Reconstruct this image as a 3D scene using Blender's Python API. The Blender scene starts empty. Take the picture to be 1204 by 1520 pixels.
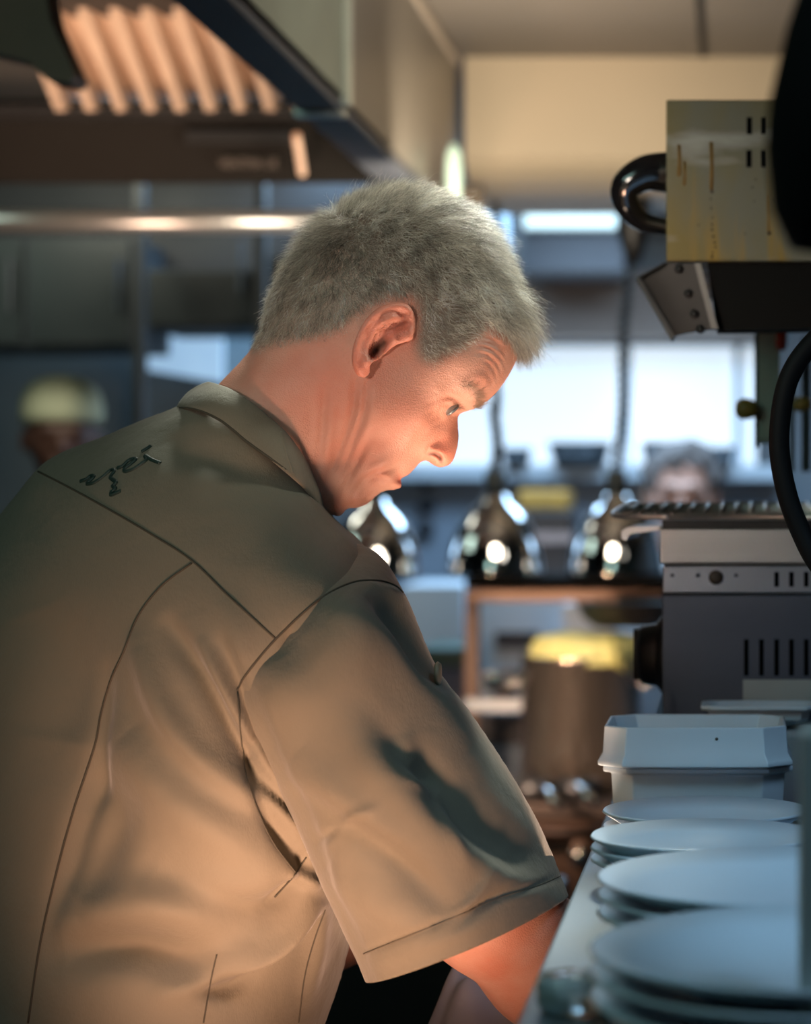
import bpy, bmesh, math, random
import numpy as np
from mathutils import Vector, Matrix
from mathutils.bvhtree import BVHTree
random.seed(7); RNG = np.random.default_rng(7)
PI = math.pi
SC = bpy.context.scene
COL = SC.collection

# ---------------------------------------------------------------- camera facts (1204 x 1520 frame)
F, CX, CY, CZ = 3600.0, 1098.0, 745.0, 1.5
def P(px, py, Y):
    return Vector(((px - CX) / F * Y, Y, CZ - (py - CY) / F * Y))
def PX(px, Y): return (px - CX) / F * Y
def PZ(py, Y): return CZ - (py - CY) / F * Y

# ---------------------------------------------------------------- naming
def tag(o, label=None, cat=None, group=None, kind=None):
    if label: o['label'] = label
    if cat: o['category'] = cat
    if group: o['group'] = group
    if kind: o['kind'] = kind
    return o
def empty(name, loc, label=None, cat=None, group=None, rz=0):
    o = bpy.data.objects.new(name, None); COL.objects.link(o)
    o.location = loc; o.rotation_euler = (0, 0, rz); o.empty_display_size = .05
    return tag(o, label, cat, group)
def link(name, me, mat, parent=None, smooth=True, keep_world=True):
    if mat is not None: me.materials.append(mat)
    o = bpy.data.objects.new(name, me); COL.objects.link(o)
    if parent is not None:
        o.parent = parent
        if parent.parent is None:
            o.matrix_parent_inverse = (Matrix.Translation(parent.location) @ parent.rotation_euler.to_matrix().to_4x4()).inverted()
    if smooth:
        me.polygons.foreach_set('use_smooth', [True] * len(me.polygons))
    return o
def copy_tree(o, parent=None):
    c = o.copy(); COL.objects.link(c); c.parent = parent
    for ch in list(o.children): copy_tree(ch, c)
    return c
def np_mesh(name, verts, faces):
    me = bpy.data.meshes.new(name)
    verts = np.asarray(verts, np.float32); faces = np.asarray(faces, np.int32)
    n, k = faces.shape
    me.vertices.add(len(verts)); me.vertices.foreach_set('co', verts.ravel())
    me.loops.add(n * k); me.loops.foreach_set('vertex_index', faces.ravel())
    me.polygons.add(n); me.polygons.foreach_set('loop_start', np.arange(0, n * k, k, dtype=np.int32))
    me.update(calc_edges=True); me.validate()
    return me

# ---------------------------------------------------------------- shape collector
class MB:
    def __init__(s): s.v = []; s.f = []
    def add(s, vs, fs):
        b = len(s.v); s.v += [tuple(v) for v in vs]; s.f += [tuple(b + i for i in f) for f in fs]; return s
    def box(s, c, d, rx=0, ry=0, rz=0):
        R = Matrix.Rotation(rz, 3, 'Z') @ Matrix.Rotation(ry, 3, 'Y') @ Matrix.Rotation(rx, 3, 'X')
        c = Vector(c); vs = []
        for z in (-.5, .5):
            for y in (-.5, .5):
                for x in (-.5, .5): vs.append(c + R @ Vector((x * d[0], y * d[1], z * d[2])))
        return s.add(vs, [(0, 2, 3, 1), (4, 5, 7, 6), (0, 1, 5, 4), (2, 6, 7, 3), (0, 4, 6, 2), (1, 3, 7, 5)])
    def pbox(s, x0, y0, x1, y1, Y, d):      # front face spans the given frame rectangle at distance Y, body goes d further back
        a = P(x0, y0, Y); b = P(x1, y1, Y)
        return s.box(((a.x + b.x) / 2, Y + d / 2, (a.z + b.z) / 2), (abs(b.x - a.x), d, abs(a.z - b.z)))
    def lathe(s, c, prof, n=32, axis='Z', R=None):
        c = Vector(c); vs = []
        M = R or {'Z': Matrix.Identity(3), 'X': Matrix.Rotation(PI / 2, 3, 'Y'), 'Y': Matrix.Rotation(-PI / 2, 3, 'X')}[axis]
        for r, z in prof:
            for k in range(n):
                a = 2 * PI * k / n; vs.append(c + M @ Vector((r * math.cos(a), r * math.sin(a), z)))
        fs = []
        for i in range(len(prof) - 1):
            for k in range(n):
                k2 = (k + 1) % n; fs.append((i * n + k, i * n + k2, (i + 1) * n + k2, (i + 1) * n + k))
        if prof[0][0] > 1e-5: fs.append(tuple(range(n))[::-1])
        if prof[-1][0] > 1e-5: fs.append(tuple((len(prof) - 1) * n + k for k in range(n)))
        return s.add(vs, fs)
    def tube(s, pts, r, n=10, closed=False):
        pts = [Vector(p) for p in pts]; m = len(pts); rs = r if isinstance(r, (list, tuple)) else [r] * m
        vs = []; nrm = None
        for i, p in enumerate(pts):
            a = pts[i - 1] if (i > 0 or closed) else p; b = pts[(i + 1) % m] if (i < m - 1 or closed) else p
            t = (b - a).normalized()
            if nrm is None: nrm = t.orthogonal().normalized()
            nrm = (nrm - t * nrm.dot(t)).normalized(); bn = t.cross(nrm)
            for k in range(n):
                an = 2 * PI * k / n; vs.append(p + (nrm * math.cos(an) + bn * math.sin(an)) * rs[i])
        fs = []
        for i in range(m if closed else m - 1):
            j = (i + 1) % m
            for k in range(n):
                k2 = (k + 1) % n; fs.append((i * n + k, i * n + k2, j * n + k2, j * n + k))
        if not closed: fs += [tuple(range(n))[::-1], tuple((m - 1) * n + k for k in range(n))]
        return s.add(vs, fs)
    def prism(s, pts, a, b):                # pts: 3-D outline, extruded by the vector b*a
        n = len(pts); d = Vector(a) * b
        vs = [Vector(p) for p in pts] + [Vector(p) + d for p in pts]
        fs = [tuple(range(n)), tuple(range(2 * n - 1, n - 1, -1))] + [(i, i + n, (i + 1) % n + n, (i + 1) % n) for i in range(n)]
        return s.add(vs, fs)
    def mesh(s, name):
        me = bpy.data.meshes.new(name); me.from_pydata(s.v, [], s.f); me.validate()
        bm = bmesh.new(); bm.from_mesh(me); bmesh.ops.recalc_face_normals(bm, faces=bm.faces); bm.to_mesh(me); bm.free()
        return me
    def build(s, name, mat, parent=None, smooth=False, bevel=0, seg=2):
        o = link(name, s.mesh(name), mat, parent, smooth)
        if bevel:
            m = o.modifiers.new('edge', 'BEVEL'); m.width = bevel; m.segments = seg; m.limit_method = 'ANGLE'; m.angle_limit = .6
            o.data.polygons.foreach_set('use_smooth', [True] * len(o.data.polygons))
            m.harden_normals = True
        elif smooth:
            pass
        return o
def auto_smooth(o, ang=.7):
    bm = bmesh.new(); bm.from_mesh(o.data)
    for e in bm.edges:
        if len(e.link_faces) == 2 and e.calc_face_angle(0) > ang: e.smooth = False
    bm.to_mesh(o.data); bm.free(); return o
def smooth_path(pts, n=8, closed=False):
    pts = [Vector(p) for p in pts]; out = []; m = len(pts)
    for i in range(m if closed else m - 1):
        p0 = pts[i - 1] if (i > 0 or closed) else pts[0] * 2 - pts[1]; p1 = pts[i]; p2 = pts[(i + 1) % m]
        p3 = pts[(i + 2) % m] if (i + 2 < m or closed) else p2 * 2 - p1
        for k in range(n):
            t = k / n
            out.append(.5 * ((2 * p1) + (p2 - p0) * t + (2 * p0 - 5 * p1 + 4 * p2 - p3) * t * t + (3 * p1 - p0 - 3 * p2 + p3) * t ** 3))
    if not closed: out.append(pts[-1])
    return out

# ---------------------------------------------------------------- materials
def lin(c):
    return tuple((x / 12.92 if x <= .04045 else ((x + .055) / 1.055) ** 2.4) for x in c)
def mat(name, col, rough=.5, metal=0., var=.08, scale=12., bump=0., bscale=60., stretch=(1, 1, 1), coat=0., emit=None, estr=0., spec=.5, trans=0., rvar=.08, sheen=0.):
    m = bpy.data.materials.new(name); m.use_nodes = True; nt = m.node_tree; b = nt.nodes['Principled BSDF']
    tc = nt.nodes.new('ShaderNodeTexCoord'); mp = nt.nodes.new('ShaderNodeMapping'); mp.inputs['Scale'].default_value = stretch
    nt.links.new(tc.outputs['Object'], mp.inputs['Vector'])
    no = nt.nodes.new('ShaderNodeTexNoise'); no.inputs['Scale'].default_value = scale; no.inputs['Detail'].default_value = 5
    nt.links.new(mp.outputs['Vector'], no.inputs['Vector'])
    mx = nt.nodes.new('ShaderNodeMix'); mx.data_type = 'RGBA'
    mx.inputs[6].default_value = (*[max(0, c * (1 - var * 2)) for c in col], 1); mx.inputs[7].default_value = (*[min(1, c * (1 + var * 2)) for c in col], 1)
    nt.links.new(no.outputs['Fac'], mx.inputs[0]); nt.links.new(mx.outputs[2], b.inputs['Base Color'])
    mr = nt.nodes.new('ShaderNodeMapRange'); mr.inputs[3].default_value = max(.02, rough - rvar); mr.inputs[4].default_value = min(1, rough + rvar)
    nt.links.new(no.outputs['Fac'], mr.inputs[0]); nt.links.new(mr.outputs[0], b.inputs['Roughness'])
    b.inputs['Metallic'].default_value = metal; b.inputs['Specular IOR Level'].default_value = spec
    b.inputs['Coat Weight'].default_value = coat; b.inputs['Transmission Weight'].default_value = trans
    if sheen: b.inputs['Sheen Weight'].default_value = sheen; b.inputs['Sheen Roughness'].default_value = .5
    if emit: b.inputs['Emission Color'].default_value = (*emit, 1); b.inputs['Emission Strength'].default_value = estr
    if bump:
        n2 = nt.nodes.new('ShaderNodeTexNoise'); n2.inputs['Scale'].default_value = bscale; n2.inputs['Detail'].default_value = 4
        nt.links.new(mp.outputs['Vector'], n2.inputs['Vector'])
        bp = nt.nodes.new('ShaderNodeBump'); bp.inputs['Strength'].default_value = bump; bp.inputs['Distance'].default_value = .002
        nt.links.new(n2.outputs['Fac'], bp.inputs['Height']); nt.links.new(bp.outputs[0], b.inputs['Normal'])
    return m

# ---------------------------------------------------------------- implicit surfaces
def surface_nets(G, org, h):
    G = G.astype(np.float32); S = G < 0
    nx, ny, nz = G.shape
    c = np.zeros((nx - 1, ny - 1, nz - 1), np.uint8)
    for i in (0, 1):
        for j in (0, 1):
            for k in (0, 1): c += S[i:nx - 1 + i, j:ny - 1 + j, k:nz - 1 + k]
    act = (c > 0) & (c < 8); idx = np.full(c.shape, -1, np.int32); ii, jj, kk = np.nonzero(act); n = len(ii)
    idx[ii, jj, kk] = np.arange(n)
    acc = np.zeros((n, 3), np.float64); cnt = np.zeros(n)
    cor = [(i, j, k) for i in (0, 1) for j in (0, 1) for k in (0, 1)]
    val = {q: G[ii + q[0], jj + q[1], kk + q[2]] for q in cor}
    for a in cor:
        for ax in range(3):
            if a[ax] == 0:
                b = list(a); b[ax] = 1; b = tuple(b); va, vb = val[a], val[b]; s = (va < 0) != (vb < 0)
                t = np.where(s, va / np.where(s, va - vb, 1), 0)
                p = np.array(a, float)[None, :].repeat(n, 0); p[:, ax] += t
                acc += p * s[:, None]; cnt += s
    v = np.stack([ii, jj, kk], 1) + acc / cnt[:, None]
    v = v * h + np.array(org)
    fs = []
    for ax in range(3):
        A = [slice(None)] * 3; B = [slice(None)] * 3; A[ax] = slice(0, -1); B[ax] = slice(1, None)
        sa, sb = S[tuple(A)], S[tuple(B)]; e = np.argwhere(sa != sb)
        o1, o2 = [x for x in range(3) if x != ax]
        e = e[(e[:, o1] > 0) & (e[:, o2] > 0) & (e[:, o1] < G.shape[o1] - 1) & (e[:, o2] < G.shape[o2] - 1)]
        flip = sa[e[:, 0], e[:, 1], e[:, 2]]
        def cell(d1, d2):
            q = e.copy(); q[:, o1] -= d1; q[:, o2] -= d2; return idx[q[:, 0], q[:, 1], q[:, 2]]
        q = np.stack([cell(1, 1), cell(0, 1), cell(0, 0), cell(1, 0)], 1)
        if ax == 1: flip = ~flip
        q[~flip] = q[~flip][:, ::-1]
        fs.append(q)
    f = np.concatenate(fs); a, b, c = v[f[:, 0]], v[f[:, 1]], v[f[:, 2]]
    if (np.cross(b - a, c - a) * (a - v.mean(0))).sum() > 0: f = f[:, ::-1].copy()   # the figure frame is left-handed
    return v, f
def vert_normals(v, f):
    a = v[f[:, 2]] - v[f[:, 0]]; b = v[f[:, 3]] - v[f[:, 1]]; fn = np.cross(a, b); n = np.zeros_like(v)
    for k in range(4): np.add.at(n, f[:, k], fn)
    return n / (np.linalg.norm(n, axis=1, keepdims=True) + 1e-12)
def relax(v, f, it=1, lam=.5):
    for _ in range(it):
        s = np.zeros_like(v); c = np.zeros(len(v))
        for k in range(4):
            np.add.at(s, f[:, k], v[f[:, (k + 1) % 4]]); np.add.at(s, f[:, k], v[f[:, (k - 1) % 4]]); np.add.at(c, f[:, k], 2)
        v = v + lam * (s / np.maximum(c, 1)[:, None] - v)
    return v
def seg_dist(px, py, poly, closed=False):
    """distance to a polyline and the arc parameter 0..1"""
    best = np.full(px.shape, 1e9, np.float32); par = np.zeros(px.shape, np.float32)
    pts = list(poly) + ([poly[0]] if closed else [])
    L = [math.dist(pts[i], pts[i + 1]) for i in range(len(pts) - 1)]; T = sum(L) or 1; acc = 0
    for i in range(len(pts) - 1):
        (ax, ay), (bx, by) = pts[i], pts[i + 1]; dx, dy = bx - ax, by - ay; q = dx * dx + dy * dy + 1e-12
        t = np.clip(((px - ax) * dx + (py - ay) * dy) / q, 0, 1)
        d = np.hypot(px - ax - t * dx, py - ay - t * dy); m = d < best
        best = np.where(m, d, best); par = np.where(m, (acc + t * L[i]) / T, par); acc += L[i]
    return best, par
def inside(px, py, poly):
    r = np.zeros(px.shape, bool); n = len(poly)
    for i in range(n):
        (ax, ay), (bx, by) = poly[i], poly[(i + 1) % n]
        if ay == by: continue
        c = ((ay > py) != (by > py)) & (px < (bx - ax) * (py - ay) / (by - ay) + ax); r ^= c
    return r
def spl2(poly, n=6, closed=False):
    return [(p.x, p.y) for p in smooth_path([(a, b, 0) for a, b in poly], n, closed)]
def sdist(px, py, poly):
    d, _ = seg_dist(px, py, poly, True); return np.where(inside(px, py, poly), d, -d)
def tps(cp, vals, X, Y, lam=1e-3):
    cp = np.array(cp, float); n = len(cp); s = np.abs(cp).max(); c = cp / s
    def U(r2): return np.where(r2 > 0, .5 * r2 * np.log(np.maximum(r2, 1e-20)), 0)
    K = U(((c[:, None] - c[None]) ** 2).sum(-1)) + lam * np.eye(n); A = np.zeros((n + 3, n + 3)); A[:n, :n] = K
    A[:n, n] = 1; A[:n, n + 1:] = c; A[n, :n] = 1; A[n + 1:, :n] = c.T
    vals = np.array(vals, float); V = vals.reshape(n, -1); rhs = np.vstack([V, np.zeros((3, V.shape[1]))]); w = np.linalg.solve(A, rhs)
    x, y = X / s, Y / s; out = [np.zeros(X.shape) for _ in range(V.shape[1])]
    for i in range(n):
        u = U((x - c[i, 0]) ** 2 + (y - c[i, 1]) ** 2)
        for k in range(V.shape[1]): out[k] += w[i, k] * u
    for k in range(V.shape[1]): out[k] += w[n, k] + w[n + 1, k] * x + w[n + 2, k] * y
    return out
def blur(A, s):
    r = int(3 * s + 1); k = np.exp(-.5 * (np.arange(-r, r + 1) / s) ** 2); k /= k.sum()
    for ax in (0, 1):
        Pd = np.pad(A, [(r, r) if a == ax else (0, 0) for a in (0, 1)], mode='edge'); o = np.zeros_like(A)
        for i, w in enumerate(k): o += w * (Pd[i:i + A.shape[0]] if ax == 0 else Pd[:, i:i + A.shape[1]])
        A = o
    return A
def sstep(x, a, b):
    t = np.clip((x - a) / (b - a), 0, 1); return t * t * (3 - 2 * t)

# a figure's own frame: u along the picture plane, v up, w away from the camera
class Frame:
    def __init__(s, px, py, Y):
        s.O = np.array(P(px, py, Y)); a = math.atan2(px - CX, F)
        s.U = np.array([math.cos(a), -math.sin(a), 0]); s.N = np.array([math.sin(a), math.cos(a), 0]); s.V = np.array([0, 0, 1.])
        s.C = np.array([0, 0, CZ])
    def uv(s, px, py, w=0.):
        r = np.array([(px - CX) / F, 1, -(py - CY) / F]); t = (w - (s.C - s.O) @ s.N) / (r @ s.N); p = s.C + t * r - s.O
        return (float(p @ s.U), float(p @ s.V))
    def world(s, uvw):
        uvw = np.asarray(uvw); return s.O + uvw[..., 0:1] * s.U + uvw[..., 1:2] * s.V + uvw[..., 2:3] * s.N
    def proj(s, u, v, w):
        x = s.O[0] + u * s.U[0] + w * s.N[0]; y = s.O[1] + u * s.U[1] + w * s.N[1]; z = s.O[2] + v
        return CX + F * x / y, CY - F * (z - CZ) / y
# ================================================================ THE COOK IN THE GREEN JACKET
MF = Frame(550, 700, 1.8)
mm = .001
def skin_material(name, base=(.53, .285, .215), red=(.62, .17, .11), scalp=(.20, .165, .13), sss=.12):
    m = bpy.data.materials.new(name); m.use_nodes = True; nt = m.node_tree; b = nt.nodes['Principled BSDF']; L = nt.links
    at = nt.nodes.new('ShaderNodeAttribute'); at.attribute_name = 'tint'; sp = nt.nodes.new('ShaderNodeSeparateColor'); L.new(at.outputs['Color'], sp.inputs[0])
    tc = nt.nodes.new('ShaderNodeTexCoord')
    n1 = nt.nodes.new('ShaderNodeTexNoise'); n1.inputs['Scale'].default_value = 28; n1.inputs['Detail'].default_value = 6; L.new(tc.outputs['Object'], n1.inputs['Vector'])
    n2 = nt.nodes.new('ShaderNodeTexNoise'); n2.inputs['Scale'].default_value = 420; n2.inputs['Detail'].default_value = 3; L.new(tc.outputs['Object'], n2.inputs['Vector'])
    vo = nt.nodes.new('ShaderNodeTexVoronoi'); vo.inputs['Scale'].default_value = 900; L.new(tc.outputs['Object'], vo.inputs['Vector'])
    def mix(a, b_, f):
        x = nt.nodes.new('ShaderNodeMix'); x.data_type = 'RGBA'
        for k, s in ((6, a), (7, b_)):
            if isinstance(s, tuple): x.inputs[k].default_value = (*s, 1)
            else: L.new(s, x.inputs[k])
        if isinstance(f, float): x.inputs[0].default_value = f
        else: L.new(f, x.inputs[0])
        return x.outputs[2]
    def rng(s, a, b_, c, d):
        x = nt.nodes.new('ShaderNodeMapRange'); x.inputs[1].default_value = a; x.inputs[2].default_value = b_; x.inputs[3].default_value = c; x.inputs[4].default_value = d; L.new(s, x.inputs[0]); return x.outputs[0]
    blot = mix(base, tuple(c * f for c, f in zip(base, (.93, .72, .66))), rng(n1.outputs['Fac'], .4, .68, 0, 1))
    fine = mix(blot, tuple(c * f for c, f in zip(base, (.8, .7, .65))), rng(n2.outputs['Fac'], .58, .75, 0, .35))
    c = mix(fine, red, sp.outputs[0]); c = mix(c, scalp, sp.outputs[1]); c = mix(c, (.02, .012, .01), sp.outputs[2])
    L.new(c, b.inputs['Base Color'])
    b.inputs['Roughness'].default_value = .5; b.inputs['Specular IOR Level'].default_value = .38
    b.inputs['Subsurface Weight'].default_value = sss; b.inputs['Subsurface Radius'].default_value = (1, .35, .2); b.inputs['Subsurface Scale'].default_value = .009
    bp = nt.nodes.new('ShaderNodeBump'); bp.inputs['Strength'].default_value = .45; bp.inputs['Distance'].default_value = .0007
    L.new(vo.outputs['Distance'], bp.inputs['Height']); L.new(bp.outputs[0], b.inputs['Normal'])
    return m
M_SKIN = skin_material('skin')

def conv(lst): return [MF.uv(*p) for p in lst]

HEAD_SIL = [(327,567),(345,548),(365,527),(383,505),(392,470),(406,428),(428,385),(455,350),(488,322),(524,302),(560,290),(596,285),(630,289),(664,300),(698,320),(726,348),(748,380),(764,415),(773,450),(776,485),(772,515),(764,540),(752,563),(738,582),(723,596),(704,607),(690,611),(683,614),(679.5,619),(680,632),(681,646),(680,660),(676,676),(671,686),(663,692),(650,693.5),(641,689),(634,684),(628,684),(621,689),(614,698),(608,704),(601,708),(596,709),(594,713),(597,719),(594,725),(586,727),(576,728),(566,731),(557,738),(549,746),(538,752),(526,755),(518,755),(513,757),(508,764),(500,768),(492,764),(480,790),(455,830),(400,850),(330,830),(270,760),(255,690),(290,610)]
# px, py, plateau half-width (mm), edge rounding (mm)
HEAD_CP = [(600,420,77,78),(520,385,75,72),(460,430,68,58),(680,385,72,66),(735,450,66,56),(600,335,74,72),(425,480,60,46),(500,470,71,60),(560,500,72,62),
 (640,500,72,52),(700,500,68,42),(745,520,60,36),(725,560,56,24),(700,565,62,26),(672,572,66,26),(705,592,44,12),(693,602,30,9),(690,610,16,7),(680,622,9,6),(676,645,10.5,7),(672,668,14,8.5),
 (661,684,15.5,9),(648,676,18,8),(640,682,17,6),(650,640,31,10),(660,620,32,10),(655,605,50,16),(640,595,60,22),(630,628,55,17),(632,655,38,10),(612,650,53,18),(600,600,67,34),(560,585,69,40),(612,684,31,9),
 (600,697,27,8),(592,706,24,6.5),(592,719,24,6),(578,712,37,10),(572,690,48,16),(585,660,56,22),(560,650,61,26),(525,620,65,36),(535,735,30,11),(555,728,30,9),(530,712,44,18),(508,745,36,14),(500,718,50,24),(505,670,59,32),(470,640,61,40),
 (430,600,61,45),(380,575,56,40),(345,565,48,30),(440,680,62,42),(400,740,62,40),(340,660,58,40),(320,740,60,40),(460,770,56,34)]
def head_maps(h):
    c0 = [MF.uv(x, y, -.6 * w * mm) for x, y, w, r in HEAD_CP]
    sil = spl2(conv([(x, y, 0) for x, y in HEAD_SIL]), 4, True)
    us = [p[0] for p in sil]; vs = [p[1] for p in sil]
    u = np.arange(min(us) - 4 * h, max(us) + 4 * h, h); v = np.arange(min(vs) - 4 * h, max(vs) + 4 * h, h)
    Ug, Vg = np.meshgrid(u, v, indexing='ij')
    wm, R = tps(c0, [(w * mm, r * mm) for _, _, w, r in HEAD_CP], Ug, Vg, 2e-4)
    R = np.maximum(R, .005); wm = np.maximum(wm, .006)
    D = sdist(Ug, Vg, sil)
    t = np.minimum(D / R, 1)
    W2 = wm ** 2 * (2 * t - np.where(t > 0, t * t, 0))
    big = blur(W2, 7); small = blur(W2, 1.0)
    ppx, ppy = MF.proj(Ug, Vg, -wm * .7)
    m = sstep(R, .018, .034)
    W2 = small * (1 - m) + big * m
    return u, v, Ug, Vg, W2
# strokes: polyline in the frame, half-width (px), amount in mm (outwards +)
HEAD_STROKES = [
 # neck and jowl folds
 ([(484,560),(481,600),(478,640),(474,672),(469,705)],4.2,-2.2),([(496,600),(490,640),(485,690),(478,725)],6,1.5),
 ([(529,556),(525,605),(515,640),(504,668),(491,700),(479,730)],4.6,-3.6),([(540,580),(533,618),(521,660),(509,690),(494,728),(486,755)],5.5,2.2),
 ([(545,562),(540,612),(526,650),(512,690),(498,718),(486,745)],3.8,-3.4),([(556,600),(544,640),(528,680),(513,712),(500,748)],6.5,2.0),
 ([(550,640),(534,678),(521,703),(509,730),(501,755)],3.6,-3.0),([(552,665),(538,690),(526,715),(516,738)],5,1.3),
 ([(462,590),(461,650),(458,700)],5,-1.0),([(505,600),(500,640),(494,680)],3,-.7),
 # nose-to-jowl fold
 ([(641,655),(630,664),(614,676),(600,687),(585,695),(568,700),(549,706),(535,718),(522,738),(514,754)],2.6,-2.4),
 ([(636,646),(625,655),(607,667),(588,680),(570,689),(550,697),(533,707),(520,728)],5,1.9),
 ([(648,628),(636,640),(622,650),(610,664),(600,676)],4,-1.0),([(620,640),(606,655),(596,668)],5,.9),
 # mouth corner folds
 ([(590,713),(580,714),(572,712),(560,709),(549,712),(544,720)],2.0,-2.6),([(585,706),(572,705),(558,703)],3,1.0),([(586,721),(572,722),(560,718),(552,722)],3.4,1.4),
 ([(548,716),(541,727),(532,742)],2.4,-1.4),([(538,733),(525,745)],3,.7),
 # lips and philtrum
 ([(620,690),(611,699)],3,-.6),([(604,706),(596,706)],2.2,1.3),([(596,721),(588,724)],2.2,1.2),([(597,713),(588,713)],1.3,-2.6),
 # nose wing
 ([(641,654),(637,664),(634,674),(634,682)],2.0,-2.6),([(655,652),(647,658),(641,666)],2.6,-1.2),([(648,664),(645,672),(640,676)],4.5,1.6),
 ([(637,674),(645,673.5),(652,677),(655,684)],2.1,-6.5),([(658,668),(664,680)],6,.5),
 # eye, lids, crow's feet, sockets
 ([(656,593),(664,588),(674,590),(684,598),(692,606)],1.7,-2.2),([(656,599),(663,596),(670,597),(678,602),(686,610)],1.9,2.6),
 ([(660,586),(670,584),(682,590),(694,601)],2.6,1.2),
 ([(658,603),(665,601),(672,601)],1.0,-1.4),([(669,616),(672,608),(675,602)],1.4,-3.0),([(657,604),(662,606),(662,614),(660,620)],2.4,1.3),
 ([(654,607),(652,616),(657,623)],1.5,-1.2),([(655,597),(648,602),(640,612),(632,617)],1.6,-1.1),([(655,594),(646,594),(638,598),(630,604)],1.4,-.8),([(660,622),(650,630),(640,634)],1.6,-.9),
 ([(656,590),(648,584),(640,582)],1.4,-.7),([(652,612),(644,620),(634,628)],1.4,-.6),([(652,600),(644,607)],2.5,.7),
 # forehead furrows
 ([(700,497),(715,501),(730,505),(744,513),(752,521)],1.7,-2.75),([(703,506),(718,508),(734,513),(747,523),(753,533)],1.7,-2.75),([(706,514),(720,516),(733,522),(744,532),(750,545)],1.8,-3.04),
 ([(708,523),(722,526),(733,534),(741,545),(744,558)],1.8,-3.04),([(716,534),(727,541),(735,553),(738,568)],1.6,-2.32),([(704,502),(720,505),(738,511)],2.4,1.16),([(708,511),(726,515),(742,527)],2.6,1.30),([(712,520),(728,526),(740,538)],2.6,1.30),
 ([(724,556),(730,568),(731,580)],2,-1.45),([(700,566),(712,560),(722,566),(726,580)],5,2.03),([(690,572),(700,580),(706,592)],3,-1.16),
 # temple, cheekbone, under-eye
 ([(676,560),(664,572),(652,580)],9,-1.6),([(655,636),(638,628),(620,622)],10,1.4),([(600,630),(580,650),(560,668)],12,-1.2),([(560,560),(556,590),(548,620)],7,.8),
]
EAR = [(612,503),(616,485),(616,467),(611,455),(602,449),(588,448),(573,451),(559,458),(547,469),(537,482),(529,498),(523,517),(521,533),(523,544),(527,553),(534,559),(542,560),(549,554),(552,541),(562,533),(573,524),(585,514),(600,508)]
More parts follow.
